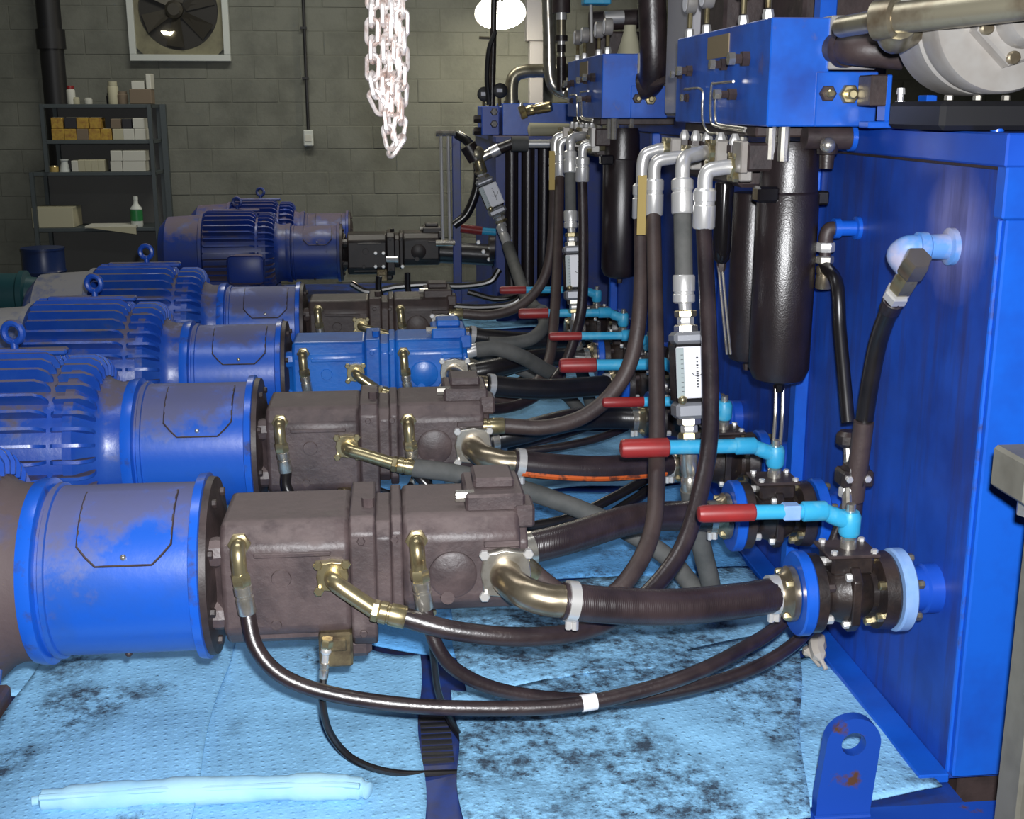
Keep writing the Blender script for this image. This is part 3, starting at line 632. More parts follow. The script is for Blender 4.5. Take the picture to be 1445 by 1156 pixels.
def pump(Yu, label, mat='pump_brown', gold='zinc_gold', dx=0.0):
    X = lambda x: x + dx
    yn = Yu - .15
    rt = thing('tandem_pump', (X(-.06), Yu, ZA - .16), label, 'pump')
    MB().lathe([(-.415, .13), (-.395, .135), (-.385, .125)], (dx, Yu, ZA), (1, 0, 0), 28).build('pilot_flange', mat, rt)
    m = MB(); m.box(X(-.39), X(-.33), yn + .01, Yu + .14, ZA - .10, ZA + .10, .02)
    for s in (-1, 1): m.lathe([(-.41, .03), (-.38, .034), (-.36, .03)], (dx, yn + .035, ZA + s * .07), (1, 0, 0), 10)
    m.build('mounting_flange', mat, rt)
    oct_ = lambda h0, h1, hw, c: [(Yu - hw, h0 + c), (Yu - hw + c, h0), (Yu + hw - c, h0), (Yu + hw, h0 + c), (Yu + hw, h1 - c), (Yu + hw - c, h1), (Yu - hw + c, h1), (Yu - hw, h1 - c)]
    MB().prism(oct_(ZA - .145, ZA + .135, .15, .045), 'x', X(-.372), X(-.10)).build('front_housing', mat, rt, bev=.012)
    MB().prism(oct_(ZA - .15, ZA + .145, .155, .03), 'x', X(-.10), X(-.045)).build('port_block', mat, rt, bev=.006)
    MB().prism(oct_(ZA - .10, ZA + .125, .13, .03), 'x', X(-.046), X(-.012)).build('coupling_plate', mat, rt, bev=.005)
    MB().prism(oct_(ZA - .11, ZA + .14, .14, .03), 'x', X(-.012), X(.012)).build('coupling_plate', mat, rt, bev=.005)
    MB().prism(oct_(ZA - .085, ZA + .14, .148, .04), 'x', X(.012), X(.265)).build('rear_housing', mat, rt, bev=.012)
    MB().prism(oct_(ZA - .05, ZA + .10, .11, .03), 'x', X(.265), X(.285)).build('end_cover', mat, rt, bev=.005)
    for (x0, x1, y0, y1, z0, z1) in ((.15, .28, -.10, .08, .135, .175), (.17, .26, -.06, .05, .175, .20), (.255, .30, -.11, -.02, .10, .15)):
        MB().box(X(x0), X(x1), Yu + y0, Yu + y1, ZA + z0, ZA + z1, .006).build('control_block', mat, rt)
    MB().cyl((X(.13), Yu - .07, ZA + .165), (X(.17), Yu - .07, ZA + .165), .014, 8).build('adjuster', 'steel', rt)
    MB().lathe([(0, .052), (.008, .052), (.012, .046)], (X(.118), yn + .003, ZA + .015), (0, -1, 0), 28).build('round_cover', mat, rt)
    MB().lathe([(0, .016), (.006, .015)], (X(.106), yn - .004, ZA - .035), (0, -1, 0), 12).build('boss', mat, rt)
    for x, z, r in ((-.245, .02, .022), (-.26, -.085, .012)): MB().lathe([(0, r), (.006, r * .9)], (X(x), yn + .002, ZA + z), (0, -1, 0), 20).build('boss', mat, rt)
    MB().box(X(-.30), X(-.14), yn - .006, yn + .004, ZA + .068, ZA + .078, .002).build('casting_rib', mat, rt)
    MB().box(X(.185), X(.262), yn - .008, yn + .004, ZA + .075, ZA + .088, .002).build('casting_rib', mat, rt)
    MB().box(X(-.33), X(-.12), yn + .012, yn + .03, ZA - .125, ZA - .105, .004).build('casting_rib', mat, rt)
    MB().cyl((X(-.06), Yu - .06, ZA + .145), (X(-.06), Yu - .06, ZA + .165), .014, 8).build('plug', mat, rt)
    bolts(rt, [(X(x), yn - .003 + (.02 if abs(x) < .05 else 0), ZA + z) for x, z in ((-.075, .10), (-.075, -.11), (-.005, .095))], (0, -1, 0), .009, .01, mat)
    pb = MB().box(X(-.172), X(-.10), yn - .012, yn + .06, ZA - .185, ZA - .105, .005).build('drain_block', 'dull_brass', rt)
    MB().box(X(-.16), X(-.112), yn - .018, yn - .010, ZA - .145, ZA - .118, .003).build('keeper_plate', 'dull_brass', pb)
    MB().box(X(-.115), X(-.06), yn + .03, Yu, ZA - .185, ZA - .14, .012).build('valve_lump', mat, rt)
    return rt

# ------------------------------------------------------------------ fittings and hoses
ROOTS = []      # (root, row number) of everything that repeats two rows further on
def ferr(root, a, b, r, mat, name='ferrule', n=16):
    a, b = V(a), V(b); L = (b - a).length
    return MB().lathe([(0, r * .82), (L * .06, r), (L * .30, r), (L * .33, r * .9), (L * .40, r * .9), (L * .43, r), (L * .95, r), (L, r * .92)], a, b - a, n).build(name, mat, root)
def hexnut(root, a, b, r, mat, name='nut'):
    a, b = V(a), V(b); L = (b - a).length
    return MB().lathe([(0, r * .88), (L * .15, r), (L * .85, r), (L, r * .88)], a, b - a, 6).build(name, mat, root)
def along(path, k, a, b):
    p = spline(path, k); n = len(p) - 1; return p[int(a * n):int(b * n) + 1]

def suction(Yu, Yv, label, mat='suction_rubber', stripe=False, back=False, row=1, dx=0.0):
    """suction line: split flange on the pump side, swept elbow, clamped hose, up to the ball valve"""
    yn = Yu - .15; ZV = .40; rh = .039
    rt = thing('suction_hose', (dx + .5, (yn + Yv) / 2, .36), label, 'hose', r=ROWS[row])
    if not back:
        c = V((dx + .231, yn, .48)); w_ = .057
        pl = [(c.x + math.cos(a) * w_ * f, c.z + math.sin(a) * w_ * f) for a, f in [(PI / 8 + i * PI / 8, (1.18 if i % 4 == 1 else .96)) for i in range(16)]]
        MB().prism(pl, 'y', yn - .024, yn + .001).build('split_flange', 'steel', rt, bev=.003)
        bolts(rt, [(c.x + sx * .047, yn - .024, c.z + sz * .047) for sx in (-1, 1) for sz in (-1, 1)], (0, -1, 0), .0115, .012, 'plated')
        e = V((dx + .345, yn - .115, .452))
        path = [c + V((0, -.005, 0)), c + V((.001, -.045, -.004)), c + V((.03, -.092, -.014)), c + V((.075, -.112, -.024)), e]
        MB().tube(path, .0345, 20, 8).build('elbow', 'steel_bronze', rt)
        h0 = e; end = V((dx + .845, Yv, ZV))
        hp = [h0 + V((-.006, 0, .001)), h0.lerp(end, .22) + V((0, -.014, -.008)), h0.lerp(end, .5) + V((0, -.022, -.012)), h0.lerp(end, .8) + V((0, -.012, -.007)), end]
    else:
        yf = Yu + .15; end = V((dx + .845, Yv, ZV)); h0 = V((dx + .30, yf + .03, .40))
        hp = [h0, V((dx + .42, yf + .06, .415)), h0.lerp(end, .55) + V((0, .03, .02)), end - V((.10, .0, -.005)), end]
        MB().tube([V((dx + .22, yf - .01, .45)), V((dx + .225, yf + .03, .435)), h0 + V((.0, 0, 0)), h0 + V((.03, .01, .003))], .031, 16).build('elbow', 'steel_bronze', rt)
    MB().tube(hp, rh, 24, 10).build('hose_body', mat, rt)
    if stripe:
        sp = [p + V((0, -.0285, -.0185)) for p in along(hp, 10, .06, .9)]
        MB().tube(sp, .0112, 8, smooth=False).build('stripe', 'stripe_orange', rt)
    def clamp(p, q, r):
        p, q = V(p), V(q); d = (q - p).normalized(); cl = MB().lathe([(0, r), (.022, r)], p, d, 24).build('clamp', 'plated' if not back else 'steel', rt)
        for k in (0, .014):
            o = p + d * (.004 + k); MB().lathe([(0, .0075), (.02, .0075)], o + V((0, -.012, -r - .014)), (0, 0, 1), 6).build('clamp_screw', 'plated', cl)
    clamp(hp[0] + V((.008, 0, 0)), hp[1], rh + .004)
    clamp(end - V((.028, .002, .001)), end, rh + .005)
    ROOTS.append((rt, row)); return rt

def ball_valve(Yv, label, row=1, pale=False, dx=0.0, lever=0.0, gs=1.0):
    ZV = .40; O = (dx, Yv, ZV)
    rt = thing('ball_valve', (dx + .99, Yv, ZV), label, 'valve', r=ROWS[row])
    MB().lathe([(.838, .046), (.848, .05), (.858, .062), (.872, .062)], O, (1, 0, 0), 24).build('hose_flange', 'steel_bronze', rt)
    for k in range(4):
        a = PI / 4 + k * PI / 2; p = V((dx + .846, Yv + math.cos(a) * .052, ZV + math.sin(a) * .052)); bolt(MB(), p + V((.026, 0, 0)), (-1, 0, 0), .010, .03).build('bolt', 'zinc_gold', rt)
    MB().lathe([(.874, .090), (.878, .094), (.898, .094), (.902, .090)], O, (1, 0, 0), 40).build('hose_side_flange', 'bright_blue', rt)
    MB().lathe([(.903, .088), (.926, .088), (.932, .060), (.945, .052), (.955, .062), (.985, .070), (.99, .074), (1.0, .074), (1.005, .07), (1.03, .06), (1.04, .05), (1.052, .05), (1.056, .085), (1.085, .088), (1.09, .085)], O, (1, 0, 0), 36).build('valve_body', 'valve_black', rt)
    MB().prism([(Yv - .075, ZV - .05), (Yv - .05, ZV - .075), (Yv + .05, ZV - .075), (Yv + .075, ZV - .05), (Yv + .075, ZV + .05), (Yv + .05, ZV + .075), (Yv - .05, ZV + .075), (Yv - .075, ZV + .05)], 'x', dx + .982, dx + 1.003).build('body_joint', 'valve_black', rt, bev=.003)
    MB().lathe([(1.096, .088), (1.10, .093), (1.122, .093), (1.126, .088)], O, (1, 0, 0), 40).build('tank_side_flange', 'flange_pale' if pale else 'bright_blue', rt)
    MB().lathe([(1.126, .05), (1.165, .05), (1.17, .056), (1.2, .056)], O, (1, 0, 0), 24).build('tank_nozzle', 'tank_blue', rt)
    for k in range(6):
        a = PI / 6 + k * PI / 3; q = V((0, math.cos(a), math.sin(a)))
        p = V((dx, Yv, ZV)) + q * .074
        bolt(MB(), p + V((.928, 0, 0)), (1, 0, 0), .010, .016).build('bolt', 'plated' if k % 2 else 'plate_brown', rt)
        bolt(MB(), p + V((1.056, 0, 0)), (-1, 0, 0), .010, .014).build('bolt', 'zinc_gold', rt)
        bolt(MB(), p + V((1.126, 0, 0)), (1, 0, 0), .010, .018).build('bolt', 'zinc_gold', rt)
    for k in range(4):
        a = PI / 4 + k * PI / 2; p = V((dx + .981, Yv + math.cos(a) * .078, ZV + math.sin(a) * .078)); bolt(MB(), p + V((0.005, 0, 0)), (-1, 0, 0), .009, .016).build('bolt', 'plated', rt)
    sx = dx + .992
    MB().box(sx - .05, sx + .045, Yv - .045, Yv + .045, ZV + .055, ZV + .095, .006).build('bonnet', 'valve_black', rt)
    MB().box(sx - .062, sx + .055, Yv - .052, Yv + .052, ZV + .096, ZV + .104, .002).build('mount_plate', 'plate_brown', rt)
    bolts(rt, [(sx + a * .045, Yv + b * .038, ZV + .104) for a in (-1, 1) for b in (-1, 1)], (0, 0, 1), .008, .008, 'plated')
    MB().lathe([(.10, .018), (.125, .018), (.13, .012), (.205, .011)], (sx, Yv, ZV), n=14).build('stem', 'steel', rt)
    zh = ZV + .19
    hub = MB().lathe([(-.058, .020), (-.05, .024), (-.012, .024), (-.002, .019)], (sx, Yv, zh), n=18).build('lever_hub', 'lever_cyan', rt)
    bolt(MB(), (sx, Yv, zh - .004), (0, 0, 1), .011, .012).build('hub_nut', 'steel', hub)
    L = lever
    lv = MB().tube([(sx - .012, Yv, zh - .022), (sx - .045, Yv, zh - .008), (sx - .062, Yv, zh + .0), (sx - .085, Yv, zh + .001)], [.020, .019, .0205, .022], 14).build('lever', 'lever_cyan', rt)
    MB().lathe([(0, .020), (.004, .0225), (.052, .0225), (.055, .019)], (sx - .055, Yv, zh + .001), (-1, 0, 0), 18).build('lever_socket', 'lever_cyan', lv)
    MB().cyl((sx - .10, Yv, zh + .001), (sx - .235 - L, Yv, zh + .003), .0165 * (.5 + .5 * gs), 14).build('lever_rod', 'lever_cyan', lv)
    MB().lathe([(0, .016 * gs), (.004, .0195 * gs), (.115, .0195 * gs), (.125, .017 * gs), (.128, .010 * gs)], (sx - .215 - L, Yv, zh + .003), (-1, 0, 0), 16).build('grip', 'lever_red', lv)
    MB().box(sx - .155 - L * .6, sx - .115 - L * .6, Yv - .0172, Yv + .0172, zh - .0155, zh + .019, .004).build('paper_tag', 'flange_pale', lv) if pale else None
    ROOTS.append((rt, row)); return rt

def drain(Yu, row, pts, label, r=.0165, fx=-.328, fz=.561, mat='rubber', band=None, dx=0.0, gold='zinc_gold'):
    """case-drain line: bent brass elbow on the pump face, ferrule, sagging rubber hose"""
    yn = Yu - .15; rt = thing('drain_hose', (dx + fx, yn, fz - .1), label, 'hose', r=ROWS[row])
    c = V((dx + fx, yn, fz))
    MB().lathe([(0, .024), (.012, .024), (.014, .02)], c + V((0, .004, 0)), (0, -1, 0), 6).build('port_nut', gold, rt)
    MB().tube([c + V((0, -.008, 0)), c + V((0, -.028, -.003)), c + V((.001, -.038, -.02)), c + V((.003, -.04, -.055))], .0165, 14).build('elbow', gold, rt)
    hexnut(rt, c + V((.003, -.04, -.05)), c + V((.006, -.04, -.078)), .021, gold)
    q = c + V((.014, -.04, -.14)); ferr(rt, c + V((.006, -.04, -.076)), q, .0195, 'steel', n=14)
    path = [q + V((-.003, 0, .02)), q] + pts
    MB().tube(path, r, 14, 10).build('hose_body', mat, rt)
    if band: MB().tube(along(path, 10, band, band + .012), r + .002, 14, smooth=False).build('marker_band', 'label_white', rt)
    ROOTS.append((rt, row)); return rt

def pressure_flange(rt, c, s=1.0):
    w_ = .036 * s
    pl = [(c.x + math.cos(a) * w_ * f, c.z + math.sin(a) * w_ * f) for a, f in [(PI / 8 + i * PI / 8, (1.2 if i % 4 == 1 else .94)) for i in range(16)]]
    MB().prism(pl, 'y', c.y - .02, c.y + .002).build('split_flange', 'zinc_gold', rt, bev=.002)
    bolts(rt, [(c.x + sx * .029 * s, c.y - .02, c.z + sz * .029 * s) for sx in (-1, 1) for sz in (-1, 1)], (0, -1, 0), .0105, .011, 'zinc_gold')

def top_elbow(rt, base, top, r=.0195, gold='plated'):
    """bent tube from a vertical hose end up and over into the filter head (towards +X)"""
    b, t = V(base), V(top); k = t.z - b.z
    MB().tube([b, b + V((0, 0, k * .55)), b + V(((t.x - b.x) * .12, (t.y - b.y) * .2, k * .85)), b.lerp(t, .5) + V((0, 0, k * .46)), t + V((-.02, 0, 0)), t], r, 14, 6).build('bent_tube', gold, rt)
    hexnut(rt, t - V((.012, 0, 0)), t + V((.022, 0, 0)), r * 1.6, 'zinc_gold')

def flow_meter(c0, c1, label, row=None, s=1.0, marks=True, **fmt):
    """in-line flow meter between two points (bottom c0 -> top c1): grey end caps, white scale card, hex fittings"""
    a, b = V(c0), V(c1); d = (b - a).normalized(); L = (b - a).length
    rt = thing('flow_meter', a, label, 'flow meter', **fmt)
    side = d.cross(V((0, 1, 0))).normalized() * -1; front = side.cross(d).normalized()
    if front.y > 0: front = -front
    R3 = Matrix((-front.cross(d), -front, d)).transposed()      # columns: across, into scene, along
    def bx(x0, x1, y0, y1, z0, z1, ch): 
        m = MB().box(x0, x1, y0, y1, z0, z1, ch); m.v = [a + R3 @ q for q in m.v]; return m
    w = .036 * s
    bx(-w, w, -w, w, L * .0, L * .19, .008 * s).build('end_cap', 'meter_grey', rt); bx(-w, w, -w, w, L * .86, L, .008 * s).build('end_cap', 'meter_grey', rt)
    bx(-w * .98, w * .98, -w * .9, w * .95, L * .19, L * .86, .004 * s).build('meter_tube', 'canister_gloss', rt)
    cd_ = bx(-w * .95, w * 1.08, -w * 1.04, -w * .9, L * .24, L * .83, .003 * s).build('scale_card', 'label_white', rt)
    bx(-w * .95, -w * .45, -w * 1.07, -w * 1.03, L * .25, L * .82, .001 * s).build('sight_scale', 'scale_grey', cd_)
    if marks:
        m = MB()
        for k in range(9): q = bx(-w * .66, -w * .50, -w * 1.09, -w * 1.06, L * (.32 + .052 * k), L * (.326 + .052 * k), 0); m.add(q.v, q.f)
        m.build('scale_ticks', 'ink', cd_)
        m = MB()     # the maker's vertical lettering, read from the photo as a row of small strokes crossed by a swoosh
        for k, (z, ww, hh) in enumerate(((.70, .07, .018), (.655, .05, .014), (.615, .07, .02), (.585, .06, .012), (.54, .07, .014), (.515, .07, .014), (.49, .07, .014), (.465, .07, .014), (.435, .06, .016), (.40, .06, .016), (.37, .06, .012))):
            q = bx(w * (.42 - ww), w * (.42 + ww), -w * 1.07, -w * 1.035, L * (z - hh / 2), L * (z + hh / 2), 0); m.add(q.v, q.f)
        m.build('lettering', 'ink', cd_)
        sw = [a + R3 @ V((w * (.42 + .42 * math.cos(t)), -w * 1.06, L * (.60 + .085 * math.sin(t) * 0.9 - .03))) for t in [-2.6 + i * .25 for i in range(12)]]
        MB().tube(sw, .0011, 5, smooth=False).build('swoosh', 'ink', cd_)
    MB().ball(a + R3 @ V((-w * .6, -w * .95, L * .225)), w * .32, 10).build('flow_pointer', 'zinc_gold', rt)
    for sg, e in ((-1, a), (1, b)):
        p = e; dd = d * sg
        hexnut(rt, p - dd * .004, p + dd * .018, w * .78, 'steel'); hexnut(rt, p + dd * .018, p + dd * .04, w * .55, 'plated'); hexnut(rt, p + dd * .038, p + dd * .056, w * .72, 'zinc_gold'); MB().cyl(p + dd * .05, p + dd * .085, w * .42, 12).build('stub', 'plated', rt)
    if row: ROOTS.append((rt, row))
    return rt

ROWS = {0: '', 1: 'row beside lifting lug', 2: 'second row from lifting lug', 3: "light blue pump's row", 4: 'fourth row from lifting lug'}
U = [2.6, 3.615, 4.63, 5.645]; DY = 2.03
motor(U[0], 'blue finned electric motor with brown dusty end bell in row beside lifting lug', 'motor_blue', 'dusty_motor')
motor(U[1], 'blue finned electric motor driving the second brown pump from the lifting lug', 'motor_blue')
motor(U[2], 'blue finned electric motor with tan nameplate driving the light blue pump', 'motor_blue', decals=True)
motor(U[3], 'blue finned electric motor driving the dark pump in fourth row from lifting lug', 'motor_blue')
bell(U[0], 'blue drum-shaped bell housing caked with brown dust, beside pale absorbent pad')
bell(U[1], 'clean blue bell housing joined to the second brown pump from the lifting lug')
bell(U[2], 'blue bell housing joined to the light blue pump')
bell(U[3], 'blue bell housing joined to the dark pump in the fourth row')
pump(U[0], 'dusty brown tandem piston pump in the row beside the lifting lug', 'pump_brown')
pump(U[1], 'brown tandem piston pump in the second row, beside the orange-striped hose', 'pump_brown')
pump(U[2], 'light blue painted tandem piston pump between brown and dark pumps', 'pump_blue')
pump(U[3], 'dark grimy tandem piston pump just past the light blue pump', 'pump_dark')

# two ball valves and two suction lines for each row
suction(U[0], 2.45, 'ribbed brown suction hose with bronze elbow in {r}', row=1)
suction(U[0], 2.98, 'brown suction hose from the far side of pump in {r}', row=1, back=True)
suction(U[1], 3.48, 'black suction hose with orange stripe in {r}', 'suction_rubber', True, row=2)
suction(U[1], 4.02, 'black suction hose leaving the far side of pump in {r}', 'suction_black', row=2, back=True)
ball_valve(2.45, 'black ball valve with pale tank flange on pump-side suction line of {r}', 1, True)
ball_valve(2.98, 'black ball valve on the far-side suction line of {r}', 1, lever=.07, gs=1.3)
ball_valve(3.48, 'black ball valve on the pump-side suction line of {r}', 2, lever=.03, gs=.8)
ball_valve(4.02, 'black ball valve on the far-side suction line of {r}', 2, lever=.085, gs=1.3)
n0 = len(ROOTS)
suction(U[2], 4.56, 'black suction hose with bronze elbow in {r}', 'suction_black', row=3)
suction(U[2], 5.08, 'black suction hose leaving the far side of pump in {r}', 'suction_black', row=3, back=True)
suction(U[3], 5.52, 'black suction hose with steel elbow in {r}', 'suction_black', row=4)
ball_valve(4.56, 'black ball valve on the pump-side suction line of {r}', 3, lever=.05, gs=.85)
ball_valve(5.10, 'black ball valve on the far-side suction line of {r}', 3, lever=.11, gs=1.15)
ball_valve(5.78, 'black ball valve on the pump-side suction line of {r}', 4, lever=.13)
NOCOPY = [r for r, k in ROOTS]; ROOTS.clear()

# case drains
Q = lambda *p: [P(x, y, Y=Y) for x, y, Y in p]
drain(U[0], 1, Q((362, 915, 2.38), (400, 955, 2.36), (470, 980, 2.35), (580, 996, 2.34), (700, 1000, 2.34), (800, 996, 2.35), (900, 976, 2.38), (985, 948, 2.42), (1055, 912, 2.50), (1100, 882, 2.58), (1150, 830, 2.66), (1180, 760, 2.72), (1195, 715, 2.78)), 'thick brown drain hose with white band sagging over pads in {r}', band=.52)
drain(U[0], 1, Q((618, 915, 2.39), (650, 950, 2.39), (710, 975, 2.40), (800, 987, 2.42), (900, 985, 2.44), (1000, 965, 2.47), (1080, 935, 2.52), (1135, 895, 2.60), (1185, 830, 2.68), (1205, 740, 2.74), (1210, 700, 2.78)), 'brown drain hose from the rear pump section in {r}', r=.0155, fx=.042, fz=.556)
drain(U[1], 2, Q((405, 690, 3.40), (430, 725, 3.38), (500, 770, 3.36), (640, 800, 3.34), (800, 760, 3.40), (880, 715, 3.46), (940, 675, 3.6)), 'dark drain hose looping under the pump in {r}', r=.0165, mat='rubber_black')
drain(U[1], 2, Q((598, 680, 3.40), (640, 720, 3.38), (700, 745, 3.36), (790, 735, 3.40), (860, 705, 3.46), (930, 665, 3.6)), 'dark drain hose from the rear section of pump in {r}', r=.0155, fx=.042, fz=.556, mat='rubber_black')

# thin pilot hoses running under the pads
def pilot(Yu, row, pts, label, c, d=(0, -.01, -.1), mat='rubber_black'):
    rt = thing('pilot_hose', c, label, 'hose', r=ROWS[row]); c = V(c); d = V(d)
    hexnut(rt, c, c + d * .22, .014, 'zinc_gold'); MB().ball(c + d * .3, .012).build('swivel', 'plated', rt)
    MB().cyl(c + d * .25, c + d * .62, .0075, 10).build('tube_stub', 'plated', rt); ferr(rt, c + d * .6, c + d, .0105, 'steel', n=12)
    MB().tube([c + d * .97] + pts, .0082, 10, 10).build('hose_body', mat, rt); ROOTS.append((rt, row)); return rt
pilot(U[0], 1, Q((455, 990, 2.42), (466, 1035, 2.42), (500, 1072, 2.43), (560, 1091, 2.44), (648, 1091, 2.46)), 'thin black pilot hose curving under the oily pad in {r}', P(462, 902, Y=U[0] - .165), (-.012, 0, -.09))
pilot(U[0], 1, Q((612, 930, 2.56), (618, 975, 2.56), (632, 1010, 2.57), (655, 1050, 2.6)), 'thin black hose dropping between pads in {r}', P(607, 860, Y=2.56), (.0, 0, -.06))
pilot(U[1], 2, Q((478, 715, 3.44), (462, 735, 3.44), (440, 770, 3.44)), 'thin pilot hose slanting down from the drain block in {r}', P(490, 690, Y=U[1] - .165), (-.03, 0, -.07))
pilot(U[1], 2, Q((575, 690, 3.6), (555, 725, 3.6), (530, 770, 3.58)), 'thin black hose slanting down behind the pump in {r}', P(590, 660, Y=3.62), (-.02, 0, -.05))

# pressure hoses
def press(c, row, pts, label, r=.021, mat='rubber', gold='zinc_gold', top=None, sleeve=None):
    c = V(c); rt = thing('pressure_hose', c, label, 'hose', r=ROWS[row])
    pressure_flange(rt, c)
    a = c + V((.0, -.012, 0)); e = pts[0]; f = pts[1]
    MB().tube([a, a + V((.006, -.03, -.003)), a.lerp(e, .4) + V((0, -.02, -.0)), e], .0185, 16, 6).build('elbow', gold, rt)
    hexnut(rt, e - (f - e) * .12, e + (f - e) * .12, .0235, gold)
    ferr(rt, e + (f - e) * .1, f, .0245, 'steel' if gold != 'zinc_gold' else 'zinc_gold')
    MB().tube([f - (f - e) * .15, f] + pts[2:], r, 16, 10).build('hose_body', mat, rt)
    if top:
        b = pts[-1]; up = V((0, 0, .10)); ferr(rt, b + V((0, 0, .095)), b - V((0, 0, .008)), .0295, 'plated'); top_elbow(rt, b + V((0, 0, .09)), top)
    ROOTS.append((rt, row)); return rt
TA1 = P(1036, 236, Y=3.12); TA0 = P(1004, 215, Y=3.3); TB1 = P(968, 222, Y=3.62); TB0 = P(940, 211, Y=3.78)
def to_top(x, y, t): p = P(x, y, Y=t.y); return p
press((-.137, U[0] - .15, .487), 1, Q((530, 862, 2.39), (573, 872, 2.38), (640, 890, 2.37), (730, 899, 2.38), (810, 893, 2.43), (870, 872, 2.50), (920, 832, 2.58), (962, 775, 2.66), (987, 700, 2.74), (1002, 610, 2.84), (1000, 460, 2.98)) + [to_top(993, 318, TA1)], 'long brown pressure hose rising to filter head from {r}', top=TA1)
rtB = thing('pressure_hose', (.3, U[0], .4), 'brown pressure hose from the pump rear climbing beside the filters in {r}', 'hose', r=ROWS[1]); ROOTS.append((rtB, 1))
pB = Q((742, 800, 2.62), (800, 842, 2.62), (850, 848, 2.66), (895, 805, 2.72), (922, 740, 2.84), (927, 640, 3.02), (926, 480, 3.3)) + [to_top(922, 300, TB1)]
MB().tube(pB, .022, 16, 10).build('hose_body', 'rubber_brown', rtB); ferr(rtB, P(722, 785, Y=2.6), pB[0] + V((.02, 0, -.02)), .026, 'zinc_gold')
b = pB[-1]; ferr(rtB, b + V((0, 0, .10)), b - V((0, 0, .008)), .0295, 'plated'); top_elbow(rtB, b + V((0, 0, .095)), TB1)
rtC = thing('pressure_hose', (.3, U[1], .4), 'brown pressure hose sweeping up with yellow tag from {r}', 'hose', r=ROWS[2]); ROOTS.append((rtC, 2))
pC = Q((712, 601, 3.5), (770, 603, 3.5), (825, 587, 3.52), (868, 550, 3.55), (893, 500, 3.58), (904, 420, 3.64)) + [to_top(905, 305, TB0)]
MB().tube(pC, .0235, 16, 10).build('hose_body', 'rubber_brown', rtC); ferr(rtC, P(676, 602, Y=3.5), pC[0], .025, 'zinc_gold')
b = pC[-1]; ferr(rtC, b + V((0, 0, .10)), b - V((0, 0, .008)), .0295, 'plated'); top_elbow(rtC, b + V((0, 0, .095)), TB0)
a = P(906, 262, Y=3.6); MB().box(a.x - .012, a.x + .014, 3.60, 3.604, a.z - .145, a.z + .03).build('paper_tag', 'tag_yellow', rtC)
# grey sleeved line through the flow meter
FM0, FM1 = P(972, 590, Y=3.06), P(968, 468, Y=3.10)
flow_meter(FM0, FM1, 'grey flow meter with white scale card in the line feeding {b}', b='the larger manifold', row=5, s=1.12)
gp = Q((557, 655, 3.39), (590, 661, 3.38), (640, 668, 3.37), (720, 686, 3.36), (800, 712, 3.34), (870, 742, 3.30), (940, 785, 3.24), (985, 835, 3.16), (1003, 832, 3.12), (992, 780, 3.1), (980, 730, 3.08), (974, 690, 3.06))
rtG = press((-.137, U[1] - .15, .487), 2, gp, 'grey sleeved pressure hose running to the flow meter from {r}', r=.0275, mat='sleeve_grey')
ferr(rtG, gp[-1] - V((0, 0, .01)), P(972, 628, Y=3.06), .024, 'steel')
rtT = thing('sleeved_line', P(966, 420, Y=3.1), 'grey sleeved hose between flow meter and filter head at {b}', 'hose', b='the larger manifold'); ROOTS.append((rtT, 5))
a, b, c, d = [P(964, y, Y=3.15) for y in (300, 392, 440, 318)]
ferr(rtT, P(963, 252, Y=3.2), P(963, 302, Y=3.18), .0295, 'plated'); MB().tube([P(963, 300, Y=3.18), P(964, 345, Y=3.15), P(965, 394, Y=3.12)], .024, 16).build('hose_body', 'sleeve_grey', rtT)
ferr(rtT, P(965, 428, Y=3.11), P(965, 388, Y=3.12), .0295, 'plated'); MB().cyl(P(965, 425, Y=3.11), P(967, 446, Y=3.1), .015, 12).build('stub', 'plated', rtT)
top_elbow(rtT, P(963, 255, Y=3.2), TA0)

